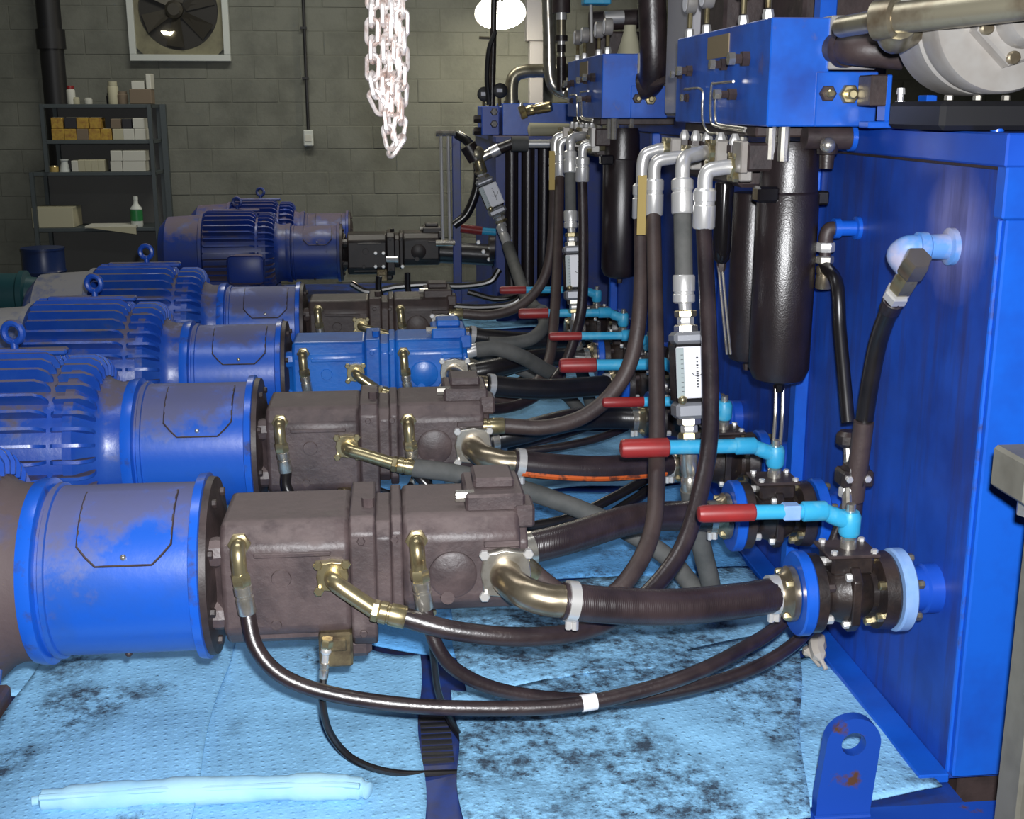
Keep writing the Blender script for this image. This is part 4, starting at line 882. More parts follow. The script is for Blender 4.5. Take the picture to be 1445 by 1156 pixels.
# ------------------------------------------------------------------ manifold, filters and what sits on it (repeats two rows on)
def manifold(label, b, dx=0, dy=0):
    o = V((dx, dy, 0)); B = lambda m: m
    rt = thing('manifold_block', (1.0 + dx, 3.3 + dy, 1.40), label, 'manifold', b=b)
    x0, x1, x2, y0, y1, z0, z1, zm_ = .90 + dx, 1.045 + dx, 1.165 + dx, 2.9 + dy, 3.85 + dy, 1.403, 1.652, 1.53
    MB().box(x0, x1, y0, y1, z0, z1, .003).build('block_body', 'block_blue', rt)
    MB().box(x1 - .03, x2, y0 - .006, y1 - .3, z0, zm_, .003).build('block_step', 'block_blue', rt)
    fp = MB().box(x1 - .005, x1 + .11, y0 - .012, y0 + .08, zm_ + .004, z1 + .004, .003).build('flange_plate', 'cast_grey', rt)
    bolts(fp, [(x1 + .028, y0 - .012, zm_ + z) for z in (.03, .095)], (0, -1, 0), .011, .008, 'plate_brown', 'socket_screw')
    for px, pz, r, mt in ((1167, 132, .020, 'plate_brown'), (1197, 133, .024, 'zinc_gold')):
        q = P(px, pz, Y=2.894) + o; q.z = P(px, pz, Y=2.894).z
        pl = MB().lathe([(0, r), (.012, r), (.015, r * .85)], q, (0, -1, 0), 6).build('hex_plug', mt, rt)
        MB().lathe([(.012, r * .5), (.03, r * .5), (.034, r * .35)], q, (0, -1, 0), 12).build('plug_stub', 'zinc_gold', pl)
    for px, py, r, L in ((962, 105, .014, .03), (976, 100, .017, .04), (1025, 91, .017, .04), (1056, 83, .020, .045), (971, 138, .014, .02), (1038, 133, .016, .05)):
        q = P(px, py, X=.90) + o
        f = MB().lathe([(0, r), (L * .4, r), (L * .42, r * .65), (L, r * .65)], q, (-1, 0, 0), 6).build('fitting', 'plate_brown', rt)
        MB().lathe([(L * .8, r * .85), (L * 1.15, r * .85)], q, (-1, 0, 0), 6).build('fitting_nut', 'steel', f)
    for pts in (((966, 126), (990, 126), (991, 150), (992, 172), (1000, 187), (1012, 188)), ((1035, 115), (1010, 118), (1004, 122), (1003, 165), (1010, 178), (1050, 185)), ((1030, 134), (1012, 134), (1009, 140), (1010, 168), (1016, 176), (1052, 181))):
        MB().tube([P(x, y, X=.885) + o for x, y in pts], .0035, 8, 4).build('pilot_tube', 'steel', rt)
    q0, q1 = P(1000, 45, X=.899) + o, P(1028, 85, X=.899) + o
    MB().box(x0 - .003, x0 + .002, q1.y, q0.y, P(1014, 82, X=.9).z, P(1014, 50, X=.9).z).build('nameplate', 'plate_tan', rt)
    # studs and blocks under the manifold
    for k, yy in enumerate((2.95, 3.05, 3.3, 3.5, 3.75)): MB().cyl((x0 + .06, yy + dy, 1.32), (x0 + .06, yy + dy, z0), .014, 10).build('stud', 'steel', rt)
    MB().box(x0 + .02, 1.24 + dx, y0 + .15, y1 - .05, 1.375, z0 - .001, .004).build('support_bar', 'plate_brown', rt)
    return rt
def gauge(px, py, label, b, dx=0, dy=0, r=.032, X0=.96):
    q = P(px, py, X=X0) + V((dx, dy, 0)); rt = thing('pressure_gauge', (q.x, q.y, 1.653), label, 'gauge', 'gauges on the ' + b, b=b)
    q.z = 1.652 + .115
    MB().lathe([(0, r), (.006, r * 1.08), (.03, r * 1.08), (.034, r * .9)], q + V((.016, 0, 0)), (-1, 0, 0), 22).build('case', 'cast_grey', rt)
    MB().lathe([(0, r * .9), (.002, r * .9)], q + V((-.017, 0, 0)), (-1, 0, 0), 22).build('dial', 'label_white', rt)
    MB().cyl((q.x, q.y, 1.69), (q.x, q.y, q.z - r * .9), .008, 10).build('stem', 'zinc_gold', rt)
    MB().lathe([(0, .013), (.02, .015), (.035, .012)], (q.x, q.y, 1.652), n=6).build('adapter', 'plated', rt)
def filt(px0, px1, ytop, yjoin, ybot, Y, label, b, mat='canister', dx=0, dy=0, head=True):
    a, c = P(px0, 350, Y=Y), P(px1, 350, Y=Y); r = (c.x - a.x) / 2; cx = (a.x + c.x) / 2 + dx; zt_, zj, zb_ = P(px0, ytop, Y=Y).z, P(px0, yjoin, Y=Y).z, P(px0, ybot, Y=Y).z; yy = Y + dy
    rt = thing('filter_canister', (cx, yy, zb_), label, 'filter', b=b)
    MB().lathe([(0, r * .45), (.012, r * .85), (.04, r), (zj - zb_ - .004, r), (zj - zb_, r * .97)], (cx, yy, zb_), n=32).build('bowl', mat, rt)
    if head:
        MB().lathe([(0, r * .97), (.004, r * .93), (.10, r * .90), (zt_ - zj, r * .80)], (cx, yy, zj), n=32).build('filter_head', mat, rt)
        hb = MB().box(cx - r * 1.55, cx - r * .4, yy - .04, yy + .05, zj + .055, zj + .125, .006).build('inlet_block', 'plate_brown', rt)
        MB().box(cx - r * 1.75, cx - r * 1.5, yy - .035, yy + .045, zj + .05, zj + .13, .003).build('inlet_plate', 'cast_grey', hb)
        MB().box(cx + r * .85, cx + r * 1.25, yy - .03, yy + .02, zj - .03, zj + .005, .004).build('side_lug', 'canister_gloss', rt)
        MB().box(cx - r * 1.3, cx - r * .6, yy - r, yy - r * .3, zj - .02, zj + .02, .006).build('clip_knob', 'canister_gloss', rt)
        for k in (-.4, .4): MB().cyl((cx + k * r, yy - .02, zt_ - .004), (cx + k * r, yy - .02, 1.403), .013, 10).build('stud', 'steel', rt)
    MB().lathe([(-.022, .010), (-.006, .013), (.004, .013)], (cx, yy, zb_), n=6).build('drain_plug', 'plate_brown', rt)
    return rt
def header(b, dx=0, dy=0):
    rt = thing('filter_header', (.93 + dx, 3.4 + dy, 1.29), 'cluster of dark pipe fittings under the {b} feeding the filters', 'pipe fittings', b=b)
    for (px, py, Y) in ((1041, 236, 3.12), (1008, 216, 3.3), (973, 222, 3.62), (945, 211, 3.78)):
        q = P(px, py, Y=Y) + V((dx, dy, 0)); q.z = P(px, py, Y=Y).z
        MB().box(q.x - .005, q.x + .03, q.y - .035, q.y + .035, q.z - .035, q.z + .035, .004).build('inlet_pad', 'cast_grey', rt)
        bolts(rt, [(q.x - .005, q.y + i * .025, q.z + j * .028) for i in (-1, 1) for j in (-1, 1)], (-1, 0, 0), .009, .014, 'zinc_gold')
    MB().box(.925 + dx, 1.0 + dx, 3.2 + dy, 3.84 + dy, 1.24, 1.345, .01).build('header_block', 'plate_brown', rt)
    for k in range(5):
        p = V((.915 + dx, 3.22 + k * .14 + dy, 1.35)); nb = MB().lathe([(0, .014), (.012, .016), (.03, .008)], p, (0, 0, 1), 8).build('bleed_nipple', 'plated', rt)
        MB().lathe([(0, .02), (.02, .02)], p + V((0, 0, -.02)), n=6).build('nipple_nut', 'plate_brown', rt)
MB1, MB2 = 'larger manifold', 'smaller manifold'
D2 = (-.045, 2.04)
manifold('{b} of blue steel with gold hex plugs, on tank corner above lifting lug', MB1)
manifold('{b} of blue steel with gold hex plugs above the light blue pump', MB2, *D2)
for b, (dx, dy) in ((MB1, (0, 0)), (MB2, D2)):
    for px, py in ((974, 25), (998, 18), (1050, 6), (1085, 0)): gauge(px, py, 'round pressure gauge standing on top of the {b}', b, dx, dy)
    header(b, dx, dy)
for b, (dx, dy) in ((MB1, (0, 0)), (MB2, D2)):
    filt(1066, 1150, 200, 272, 540, 3.08, 'long black filter canister hanging under the {b}', b, dx=dx, dy=dy)
filt(1032, 1092, 262, 272, 512, 3.42, 'second black filter canister behind the long one under the {b}', MB1, head=False)
filt(1006, 1032, 245, 258, 372, 3.3, 'slim glossy black filter cartridge under the {b}', MB1, 'canister_gloss', head=False)
# thin glass tubes below the long canister
tb = thing('sample_tubes', P(1097, 620, Y=3.05), 'pair of thin clear tubes running down from the long canister', 'tubes')
for dx in (-4, 6): MB().tube([P(1099 + dx, 548, Y=3.06), P(1098 + dx, 590, Y=3.04), P(1095 + dx, 628, Y=3.0)], .005, 8).build('tube', 'steel', tb)
MB().lathe([(0, .014), (.02, .014)], P(1099, 553, Y=3.06), n=6).build('union', 'canister_gloss', tb)
tw = thing('drain_wire', P(1022, 372, Y=3.3), 'thin steel drain tubes slanting down from slim cartridge', 'tubes')
for dx in (-2, 3): MB().tube([P(1016 + dx, 375, Y=3.3), P(1022 + dx, 440, Y=3.3), P(1028 + dx, 500, Y=3.3)], .004, 8).build('tube', 'steel', tw)

# copies of the repeating runs for the light blue pump's row and the one past it
for r, k in ROOTS:
    if k in (1, 2): copy_tree(r, (0, DY, 0), r=ROWS[k + 2])
    else: copy_tree(r, (0, DY, 0), b='the smaller manifold')

# lamp dome leans out from the wall
lamp.rotation_euler = (math.radians(-32), 0, 0)

# ------------------------------------------------------------------ tank fittings and return hoses
n1 = P(1212, 322, X=1.2)
t1 = thing('return_hose', n1, 'slim black return hose hanging from elbow high on tank face', 'hose')
MB().lathe([(0, .030), (.01, .030), (.012, .02), (.05, .02), (.052, .026), (.068, .026)], n1, (-1, 0, 0), 16).build('nozzle', 'bright_blue', t1)
q = P(1180, 345, X=1.115)
MB().tube([n1 - V((.06, 0, 0)), n1 - V((.078, 0, .003)), n1 - V((.085, 0, .02)), n1 - V((.085, 0, .04))], .019, 14).build('elbow', 'plate_brown', t1)
e0 = n1 - V((.085, 0, .035)); hexnut(t1, e0, e0 - V((0, 0, .025)), .024, 'plated'); hexnut(t1, e0 - V((0, 0, .035)), e0 - V((0, 0, .055)), .023, 'steel')
MB().cyl(e0, e0 - V((0, 0, .07)), .015, 12).build('stub', 'plate_brown', t1)
pts = [e0 - V((0, 0, .06))] + [P(x, y, X=1.115) for x, y in ((1181, 400), (1185, 460), (1191, 530), (1197, 597))]
ferr(t1, pts[0], pts[0] - V((0, 0, .06)), .021, 'steel_bronze'); MB().tube(pts, .0165, 14, 8).build('hose_body', 'rubber_black', t1)
p = P(1197, 608, X=1.115)
un = MB().lathe([(0, .02), (.01, .03), (.03, .03), (.04, .02)], p, (0, 0, -1), 8).build('union', 'valve_black', t1)
MB().tube([p - V((0, 0, .03)), P(1197, 650, X=1.115), P(1194, 700, X=1.115)], .011, 10).build('down_tube', 'steel', t1)
n2 = P(1345, 348, X=1.2)
t2 = thing('return_hose', n2, 'black return hose with brass union from pale painted fitting on tank', 'hose')
MB().lathe([(0, .04), (.012, .04), (.016, .028), (.055, .026), (.06, .032), (.08, .032)], n2, (-1, 0, 0), 20).build('nozzle', 'pale_fitting', t2)
w0 = n2 - V((.075, 0, 0)); w1 = P(1284, 385, X=1.10); w2 = P(1266, 415, X=1.10); w3 = P(1255, 438, X=1.10)
MB().tube([w0, w0 - V((.025, -.005, .002)), w0 - V((.036, -.02, .02)), w1.lerp(w0 - V((.036, 0, .02)), .3)], .026, 16).build('elbow', 'pale_fitting', t2)
hexnut(t2, w1 + (w1 - w2) * .7, w1, .031, 'steel_bronze'); hexnut(t2, w1, w1.lerp(w2, .75), .027, 'zinc_gold'); hexnut(t2, w2 + (w1 - w2) * .15, w2 - (w1 - w2) * .2, .029, 'plated')
ferr(t2, w2, w3, .024, 'rubber')
MB().tube([w2, w3] + [P(x, y, X=1.105) for x, y in ((1240, 480), (1228, 540), (1219, 600), (1212, 650))], .021, 16, 8).build('hose_body', 'rubber_black', t2)
MB().tube([P(1219, 595, X=1.10), P(1212, 650, X=1.10), P(1205, 705, X=1.10)], .024, 14).build('down_tube', 'rubber_brown', t2)
hexnut(t2, P(1208, 655, X=1.10), P(1206, 685, X=1.10), .033, 'valve_black')
v1 = thing('needle_valve', P(1203, 690, X=1.10), 'small black drain valve cluster below the return hoses on tank', 'valve')
a = P(1200, 668, X=1.09); MB().box(a.x - .03, a.x + .05, a.y - .03, a.y + .03, a.z - .03, a.z + .012, .006).build('valve_block', 'valve_black', v1)
MB().cyl(a - V((.012, .012, .025)), P(1196, 742, X=1.07), .012, 10).build('outlet_tube', 'steel', v1); hexnut(v1, a - V((.012, .012, .03)), a - V((.012, .012, .055)), .018, 'plated')
bolts(v1, [a + V((x, -.03, -.005)) for x in (-.015, .03)], (0, -1, 0), .009, .01, 'plated')

# ------------------------------------------------------------------ cast pump end and pipes on the tank top
cp = thing('circulation_pump', (1.22, 2.5, 1.40), 'large round grey cast pump end with bolted hub on tank top', 'pump')
c2 = P(1362, 32, Y=2.55); R = .148
MB().lathe([(0, R * .93), (.01, R), (.10, R), (.115, R * .985), (.12, R * .95), (.135, R * .95), (.14, R * .985), (.19, R * .985), (.2, R * .95)], (c2.x, 2.57, c2.z), (0, -1, 0), 64).build('drum', 'cast_grey', cp)
MB().lathe([(.2, .10), (.205, .098), (.225, .096), (.23, .09)], (c2.x + .02, 2.57, c2.z), (0, -1, 0), 6, .3).build('hub_plate', 'cast_grey', cp)
MB().lathe([(.23, .062), (.26, .06), (.275, .05)], (c2.x + .02, 2.57, c2.z), (0, -1, 0), 32).build('shaft_cover', 'cast_grey', cp)
for k in range(6):
    a = k * PI / 3 + .3; bolt(MB(), (c2.x + .02 + math.cos(a) * .08, 2.342, c2.z + math.sin(a) * .08), (0, -1, 0), .013, .012, 12).build('bolt', 'steel_pipe', cp)
MB().box(c2.x - .09, c2.x + .12, 2.43, 2.7, 1.402, 1.46, .01).build('foot', 'black_paint', cp)
MB().lathe([(0, .10), (.16, .09)], (c2.x + .06, 2.60, c2.z - .02), (0, 1, 0), 24).build('motor_barrel', 'black_paint', cp)
bolts(cp, [(c2.x - .08 + k * .06, 2.425, 1.462) for k in range(4)], (0, 0, 1), .009, .01, 'steel')
pp = thing('steel_pipe', P(1240, 35, Y=2.42), 'thick olive steel pipe with capped end passing above cast pump', 'pipe')
a, b = P(1262, 26, Y=2.40), P(1560, -8, Y=2.1); d = (b - a).normalized()
MB().tube([a - d * .03, b], .030, 24, smooth=False).build('pipe_run', 'steel_pipe', pp)
MB().lathe([(0, .030), (.004, .039), (.045, .039), (.05, .033)], a - d * .042, d, 28).build('end_collar', 'steel_pipe', pp)
MB().cyl(P(1188, 38, Y=2.62), a - d * .03, .022, 16).build('inlet_stub', 'steel_pipe', pp)
MB().tube([a + V((.01, 0, -.01)), a + V((.03, .05, -.03)), (c2.x - .06, 2.52, c2.z + .03)], .034, 16).build('branch', 'steel_pipe', pp)
MB().ball(P(1252, 58, Y=2.42), .010).build('grease_nipple', 'plated', pp)
dk = thing('flanged_pipe', P(1190, 70, Y=2.9), 'short dark rusty pipe leaving the grey flange plate on manifold', 'pipe')
MB().tube([P(1180, 68, Y=2.9), P(1196, 69, Y=2.84), P(1222, 71, Y=2.8), P(1275, 76, Y=2.78)], .036, 20).build('pipe_run', 'plate_brown', dk)
MB().lathe([(0, .044), (.02, .044)], P(1188, 68, Y=2.87), (.4, -1, 0), 24).build('weld_collar', 'plate_brown', dk)
te = thing('pipe_tee', P(1170, 195, Y=2.98), 'dark pipe tee with cyan edged cap under the larger manifold', 'pipe fittings')
MB().tube([P(1135, 193, Y=3.0), P(1165, 194, Y=3.0), P(1200, 194, Y=3.0)], .030, 16).build('tee_run', 'plate_brown', te); MB().lathe([(0, .034), (.012, .034)], P(1198, 194, Y=3.0), (1, 0, 0), 18).build('cap', 'bright_blue', te)
MB().lathe([(0, .030), (.03, .026), (.032, .020), (.065, .018)], P(1168, 200, Y=3.0), (0, 0, -1), 14).build('outlet', 'valve_black', te); MB().ball(P(1168, 205, Y=2.96), .02).build('boss', 'steel', te)
# small blue brackets and a stud beside the manifold
br = thing('pipe_bracket', P(1265, 170, X=1.22), 'small blue angle brackets with steel stud beside larger manifold on tank', 'bracket')
a = P(1250, 178, Y=2.80)
MB().box(a.x - .05, a.x + .11, 2.78, 2.84, 1.401, 1.416, .002).build('base_strip', 'bright_blue', br)
MB().box(a.x - .012, a.x + .0, 2.78, 2.83, 1.416, 1.52, .002).build('upright', 'bright_blue', br); MB().box(a.x + .085, a.x + .11, 2.78, 2.83, 1.416, 1.475, .002).build('upright', 'bright_blue', br)
MB().box(a.x - .05, a.x - .01, 2.78, 2.86, 1.45, 1.52, .003).build('spacer', 'plate_brown', br)
MB().lathe([(0, .006), (.03, .006), (.031, .012), (.045, .012), (.046, .007), (.06, .007), (.061, .011), (.075, .009)], (a.x + .03, 2.80, 1.416), n=8).build('stud', 'plated', br)
bs = tag(MB().lathe([(0, .014), (.035, .014), (.037, .009), (.06, .009)], P(1407, 185, Y=2.45) * 1, n=12).build('blue_stub', 'bright_blue'), 'short blue pipe stub standing on tank lip under cast pump', 'pipe stub')
bs.location.z = 1.40 - P(1407, 185, Y=2.45).z
jr = thing('clear_tub', P(1375, 178, Y=2.75), 'small pale plastic tub behind black cable on tank top', 'tub')
a = P(1375, 178, Y=2.75); MB().lathe([(0, .045), (.04, .05), (.042, .053), (.05, .053)], (a.x, 2.75, 1.401), n=20).build('tub_body', 'label_white', jr)
MB().lathe([(.05, .05), (.056, .046)], (a.x, 2.75, 1.401), n=20).build('tub_lid', 'label_white', jr)
ck = tag(MB().tube([P(1330, 178, Y=2.62), P(1355, 168, Y=2.62), P(1366, 176, Y=2.62), P(1372, 186, Y=2.6)], .006, 8).build('black_cable', 'black_paint'), 'thin black cable crossing in front of the pale tub', 'cable')

# things standing behind the manifolds on the tank
cb = thing('electrical_cabinet', (1.25, 4.45, 1.40), 'pale grey electrical cabinet standing on tank behind the gauges', 'cabinet')
a, b = P(939, 110, Y=4.75), P(1060, 110, Y=4.35)
MB().box(a.x, b.x, 4.35, 4.75, 1.42, 2.4, .006).build('cabinet_body', 'cabinet_grey', cb); MB().box(a.x + .03, b.x - .03, 4.34, 4.352, 1.47, 2.35, .003).build('cabinet_door', 'cabinet_grey', cb)
for k in (0, 1): MB().box(a.x + .04 + k * (b.x - a.x - .13), a.x + .09 + k * (b.x - a.x - .13), 4.5, 4.6, 1.40, 1.42).build('foot', 'shelf_grey', cb)
dkb = thing('valve_stack', (1.45, 3.7, 1.40), 'dark brown valve stack standing behind the larger manifold', 'valve')
a, b = P(1040, 30, Y=3.75), P(1130, 30, Y=3.75)
MB().box(a.x, b.x, 3.9, 4.2, 1.402, 1.98, .01).build('valve_body', 'plate_brown', dkb); MB().box(a.x + .02, b.x + .2, 3.92, 4.18, 1.9, 2.0, .01).build('solenoid', 'pump_black', dkb)
MB().box(a.x + .12, b.x + .18, 3.5, 3.8, 1.402, 1.85, .01).build('solenoid', 'plate_brown', dkb)
bp_ = thing('blue_upright', P(1170, 20, Y=3.2), 'bright blue square upright rising from the back of larger manifold', 'post')
a = P(1157, 30, Y=3.2); MB().box(a.x, a.x + .045, 3.2, 3.25, 1.402, 2.3, .003).build('upright_tube', 'bright_blue', bp_); MB().box(a.x - .01, a.x + .055, 3.19, 3.26, 1.402, 1.412).build('foot_plate', 'bright_blue', bp_)
vh = thing('wide_hose', P(920, 120, Y=4.9), 'wide dark brown hose dropping to grey flange of smaller manifold', 'hose')
MB().tube([P(918, -80, Y=4.86), P(920, 0, Y=4.86), P(922, 60, Y=4.86), P(922, 100, Y=4.88), P(916, 118, Y=4.92), P(905, 122, Y=4.94)], .054, 24, 8).build('hose_body', 'rubber', vh)
MB().tube([P(905, 118, Y=4.9), P(925, 118, Y=4.85), P(945, 110, Y=4.8), P(950, 112, Y=4.7)], .014, 10).build('side_pipe', 'plate_brown', vh)
fu = thing('white_funnel', P(887, 92, Y=5.3), 'pale conical breather cap standing on the smaller manifold', 'breather')
a = P(888, 96, Y=5.3); MB().lathe([(0, .055), (.01, .055), (.06, .04), (.10, .028), (.13, .026)], (a.x, 5.3, 1.652), n=20).build('cone', 'carton_cream', fu); MB().lathe([(.0, .06), (.008, .06)], (a.x, 5.3, 1.652), n=20).build('rim', 'carton_white', fu)
hp_ = thing('cross_pipe', P(850, 28, Y=6.0), 'dark horizontal valve body with bright steel sleeve behind smaller manifold', 'valve')
MB().cyl(P(832, 30, Y=6.0), P(915, 26, Y=6.0), .045, 20).build('barrel', 'plate_brown', hp_); MB().cyl(P(853, 25, Y=5.94), P(880, 24, Y=5.94), .03, 16).build('sleeve', 'plated', hp_)
MB().box(P(838, 60, Y=6.0).x, P(912, 60, Y=6.0).x, 5.95, 6.25, 1.41, P(850, 45, Y=6).z, .01).build('valve_base', 'plate_brown', hp_)
MB().cyl(P(835, 60, Y=5.9), P(834, 5, Y=5.9), .008, 8).build('probe', 'plated', hp_); MB().box(P(822, 5, Y=5.9).x, P(860, 5, Y=5.9).x, 5.85, 5.95, P(840, 7, Y=5.9).z, P(840, -25, Y=5.9).z, .005).build('terminal_box', 'lever_cyan', hp_)

# tall pipes between the manifold groups
sp = thing('silver_pipe', P(790, 128, Y=7.3), 'tall silver pipe bending sideways into far end of tank', 'pipe')
MB().tube([P(772, -60, Y=7.3), P(773, 0, Y=7.3), P(775, 60, Y=7.3), P(776, 100, Y=7.3), P(782, 122, Y=7.3), P(800, 132, Y=7.3), P(822, 132, Y=7.2)], .036, 20, 8).build('pipe_run', 'steel', sp)
MB().lathe([(0, .05), (.03, .05)], P(816, 132, Y=7.2), (1, 0, 0), 20).build('flange', 'plate_brown', sp)
st = thing('stacked_fittings', P(793, 70, Y=7.0), 'vertical string of dark and bright pipe fittings beside silver pipe', 'pipe fittings')
for k, (y0, y1, r, mt) in enumerate(((0, 18, .05, 'plate_brown'), (18, 28, .03, 'plated'), (28, 50, .026, 'steel_pipe'), (50, 58, .035, 'valve_black'), (57, 63, .02, 'plated'), (63, 74, .024, 'valve_black'), (74, 80, .018, 'steel'), (80, 128, .026, 'valve_black'))):
    MB().cyl(P(792, y0, Y=6.9), P(792, y1, Y=6.9), r, 12).build('fitting', mt, st)

# ------------------------------------------------------------------ far skid
FYU = 8.6
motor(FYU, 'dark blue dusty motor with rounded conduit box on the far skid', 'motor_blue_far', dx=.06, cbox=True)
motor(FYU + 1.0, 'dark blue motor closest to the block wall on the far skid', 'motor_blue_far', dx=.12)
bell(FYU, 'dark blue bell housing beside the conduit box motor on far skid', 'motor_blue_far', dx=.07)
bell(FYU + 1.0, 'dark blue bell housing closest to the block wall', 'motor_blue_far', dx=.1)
pump(FYU, 'black tandem pump with bright bolts on the far skid', 'pump_black', dx=.08)
fs = thing('suction_hose', (.6, FYU, .4), 'thick black suction hose leaving the black pump on far skid', 'hose')
MB().tube([(.33, FYU - .05, .46), (.5, FYU - .06, .45), (.75, FYU - .05, .43)], .075, 20).build('hose_body', 'suction_black', fs)
MB().lathe([(0, .095), (.03, .095), (.03, .085), (.07, .085)], (.72, FYU - .05, .43), (1, 0, 0), 24).build('flange', 'valve_black', fs)
bolts(fs, [P(x, y, Y=FYU - .16) for x, y in ((675, 342), (682, 355), (690, 366), (697, 362), (692, 350))], (0, -1, 0), .016, .015, 'plated')
bolts(fs, [P(x, y, Y=FYU - .16) for x, y in ((530, 357), (541, 357), (530, 376), (541, 376), (568, 376))], (0, -1, 0), .013, .012, 'plated', 'flange_screw')
MB().cyl(P(546, 366, Y=FYU - .18), P(562, 366, Y=FYU - .2), .022, 12).build('port_tube', 'plated', fs)
fv = thing('ball_valve', P(680, 330, Y=8.3), 'dim red and blue levered valve behind slanted flow meter', 'valve')
a, b, c = P(650, 322, Y=8.3), P(680, 326, Y=8.3), P(702, 328, Y=8.3)
MB().cyl(a, b, .03, 12).build('grip', 'lever_red', fv); MB().cyl(b, c, .024, 12).build('lever_rod', 'lever_cyan', fv); MB().lathe([(0, .09), (.05, .09), (.06, .06), (.14, .06), (.15, .09), (.2, .09)], P(690, 350, Y=8.45), (1, 0, 0), 20).build('valve_body', 'valve_black', fv)
for k, (pts, r) in enumerate(((((495, 400), (520, 412), (560, 405), (600, 402), (650, 404), (690, 398), (705, 380)), .022), (((575, 385), (576, 410), (585, 432), (600, 440)), .02), (((535, 390), (534, 405), (538, 420)), .02), (((660, 412), (700, 422), (735, 415), (760, 405)), .02), (((630, 432), (680, 434), (725, 428), (745, 405)), .022))):
    tag(MB().tube([P(x, y, Y=8.1 - .1 * k) for x, y in pts], r, 10).build('floor_hose', 'rubber_black'), ['black hose sagging below the black pump on far skid', 'short black hose dropping from the black pump middle', 'short black hose dropping from the black pump front', 'black hose curling behind the red lever near far skid', 'black hose lying over rumpled pad toward the far valve'][k], 'hose')
pg = thing('sight_post', P(636, 345, Y=8.3), 'blue channel post with two chrome tubes beside the black pump', 'post')
a, b = P(622, 190, Y=8.3), P(622, 345, Y=8.3)
MB().box(P(638, 200, Y=8.3).x, P(650, 200, Y=8.3).x, 8.3, 8.36, -.02, a.z, .004).build('channel', 'motor_blue_far', pg)
for px in (622, 632): MB().cyl(P(px, 192, Y=8.28), P(px + 3, 345, Y=8.28), .011, 10).build('chrome_tube', 'plated', pg)
for y in (188, 343): MB().lathe([(0, .02), (.13, .02)], P(615, y, Y=8.27), (1, 0, 0), 8).build('end_fitting', 'steel', pg)
bh = tag(MB().tube([P(645, 190, Y=8.3), P(660, 200, Y=8.25), P(672, 222, Y=8.2), P(674, 260, Y=8.2), P(660, 300, Y=8.2), P(640, 318, Y=8.2)], .03, 12).build('loop_hose', 'rubber_black'), 'black hose looping down from the top of the chrome tube post', 'hose')
tk2 = thing('dark_oil_tank', (1.3, 9.4, 0), 'dark blue oil tank of the far skid in shadow', 'tank')
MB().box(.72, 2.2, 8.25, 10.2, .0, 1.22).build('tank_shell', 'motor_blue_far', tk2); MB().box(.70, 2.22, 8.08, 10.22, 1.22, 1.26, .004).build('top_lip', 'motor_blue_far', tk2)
for k, px in enumerate((722, 745, 768)): 
    a = P(px, 250, Y=8.18); MB().cyl((a.x, 8.18, .2), (a.x, 8.18, 1.22), .045, 18).build('dark_cylinder', 'canister', tk2)
a = P(792, 250, Y=8.2); MB().box(a.x - .03, a.x + .04, 8.18, 8.25, .05, 1.22, .004).build('stiffener', 'bright_blue', tk2)
mb3 = thing('manifold_block', P(740, 190, Y=8.3), 'small blue manifold block on the far skid beneath the lit lamp', 'manifold')
a, b, c = P(680, 150, Y=8.3), P(800, 190, Y=8.3), P(709, 150, Y=8.3)
MB().box(c.x, b.x + .1, 8.3, 8.75, 1.262, P(700, 146, Y=8.3).z, .004).build('block_body', 'bright_blue', mb3); MB().box(a.x, c.x - .02, 8.32, 8.7, 1.262, P(700, 150, Y=8.3).z, .004).build('block_step', 'tank_blue', mb3)
for y in (158, 175): bolt(MB(), P(697, y, Y=8.31), (0, -1, 0), .025, .03).build('plug', 'valve_black', mb3); bolt(MB(), P(679, y + 10, Y=8.4), (-1, 0, 0), .03, .05).build('plug', 'valve_black', mb3)
rd = thing('roller_tube', P(760, 185, Y=8.15), 'pale beige roll resting under the small far manifold', 'roll')
MB().lathe([(0, .02), (.01, .046), (.27, .04), (.30, .02), (.32, .018)], P(745, 183, Y=8.15), (1, 0, .0), 18).build('roll_body', 'carton_cream', rd); MB().cyl(P(806, 183, Y=8.15), P(816, 183, Y=8.15), .016, 8).build('tip', 'plated', rd)
gb = thing('gold_coupling', P(755, 155, Y=8.0), 'brass hose coupling lying across the far manifold', 'coupling')
hexnut(gb, P(733, 160, Y=8.27), P(742, 157, Y=8.27), .05, 'zinc_gold'); ferr(gb, P(742, 157, Y=8.27), P(778, 150, Y=8.2), .035, 'zinc_gold'); hexnut(gb, P(733, 150, Y=8.28), P(737, 151, Y=8.28), .03, 'plated')
ep = thing('bent_pipe', P(722, 145, Y=8.5), 'dark steel pipe bent over above the far manifold', 'pipe')
MB().tube([P(722, 146, Y=8.5), P(722, 122, Y=8.5), P(726, 108, Y=8.5), P(740, 101, Y=8.5), P(775, 100, Y=8.5), P(800, 100, Y=8.4)], .045, 18, 8).build('pipe_run', 'steel_pipe', ep); MB().lathe([(0, .055), (.03, .055)], P(722, 148, Y=8.5), n=18).build('collar', 'steel_pipe', ep)
po = thing('dark_pole', P(693, 150, Y=8.45), 'thin dark pole with cross pin and cable before lit lamp', 'pole')
MB().cyl(P(694, 150, Y=8.45), P(698, -40, Y=8.45), .022, 12).build('pole_shaft', 'valve_black', po); MB().cyl(P(676, 53, Y=8.45), P(695, 54, Y=8.45), .010, 8).build('cross_pin', 'steel_pipe', po)
MB().tube([P(699, 45, Y=8.4), P(690, 70, Y=8.4), P(687, 110, Y=8.4), P(690, 148, Y=8.4)], .016, 10).build('cable', 'black_paint', po)
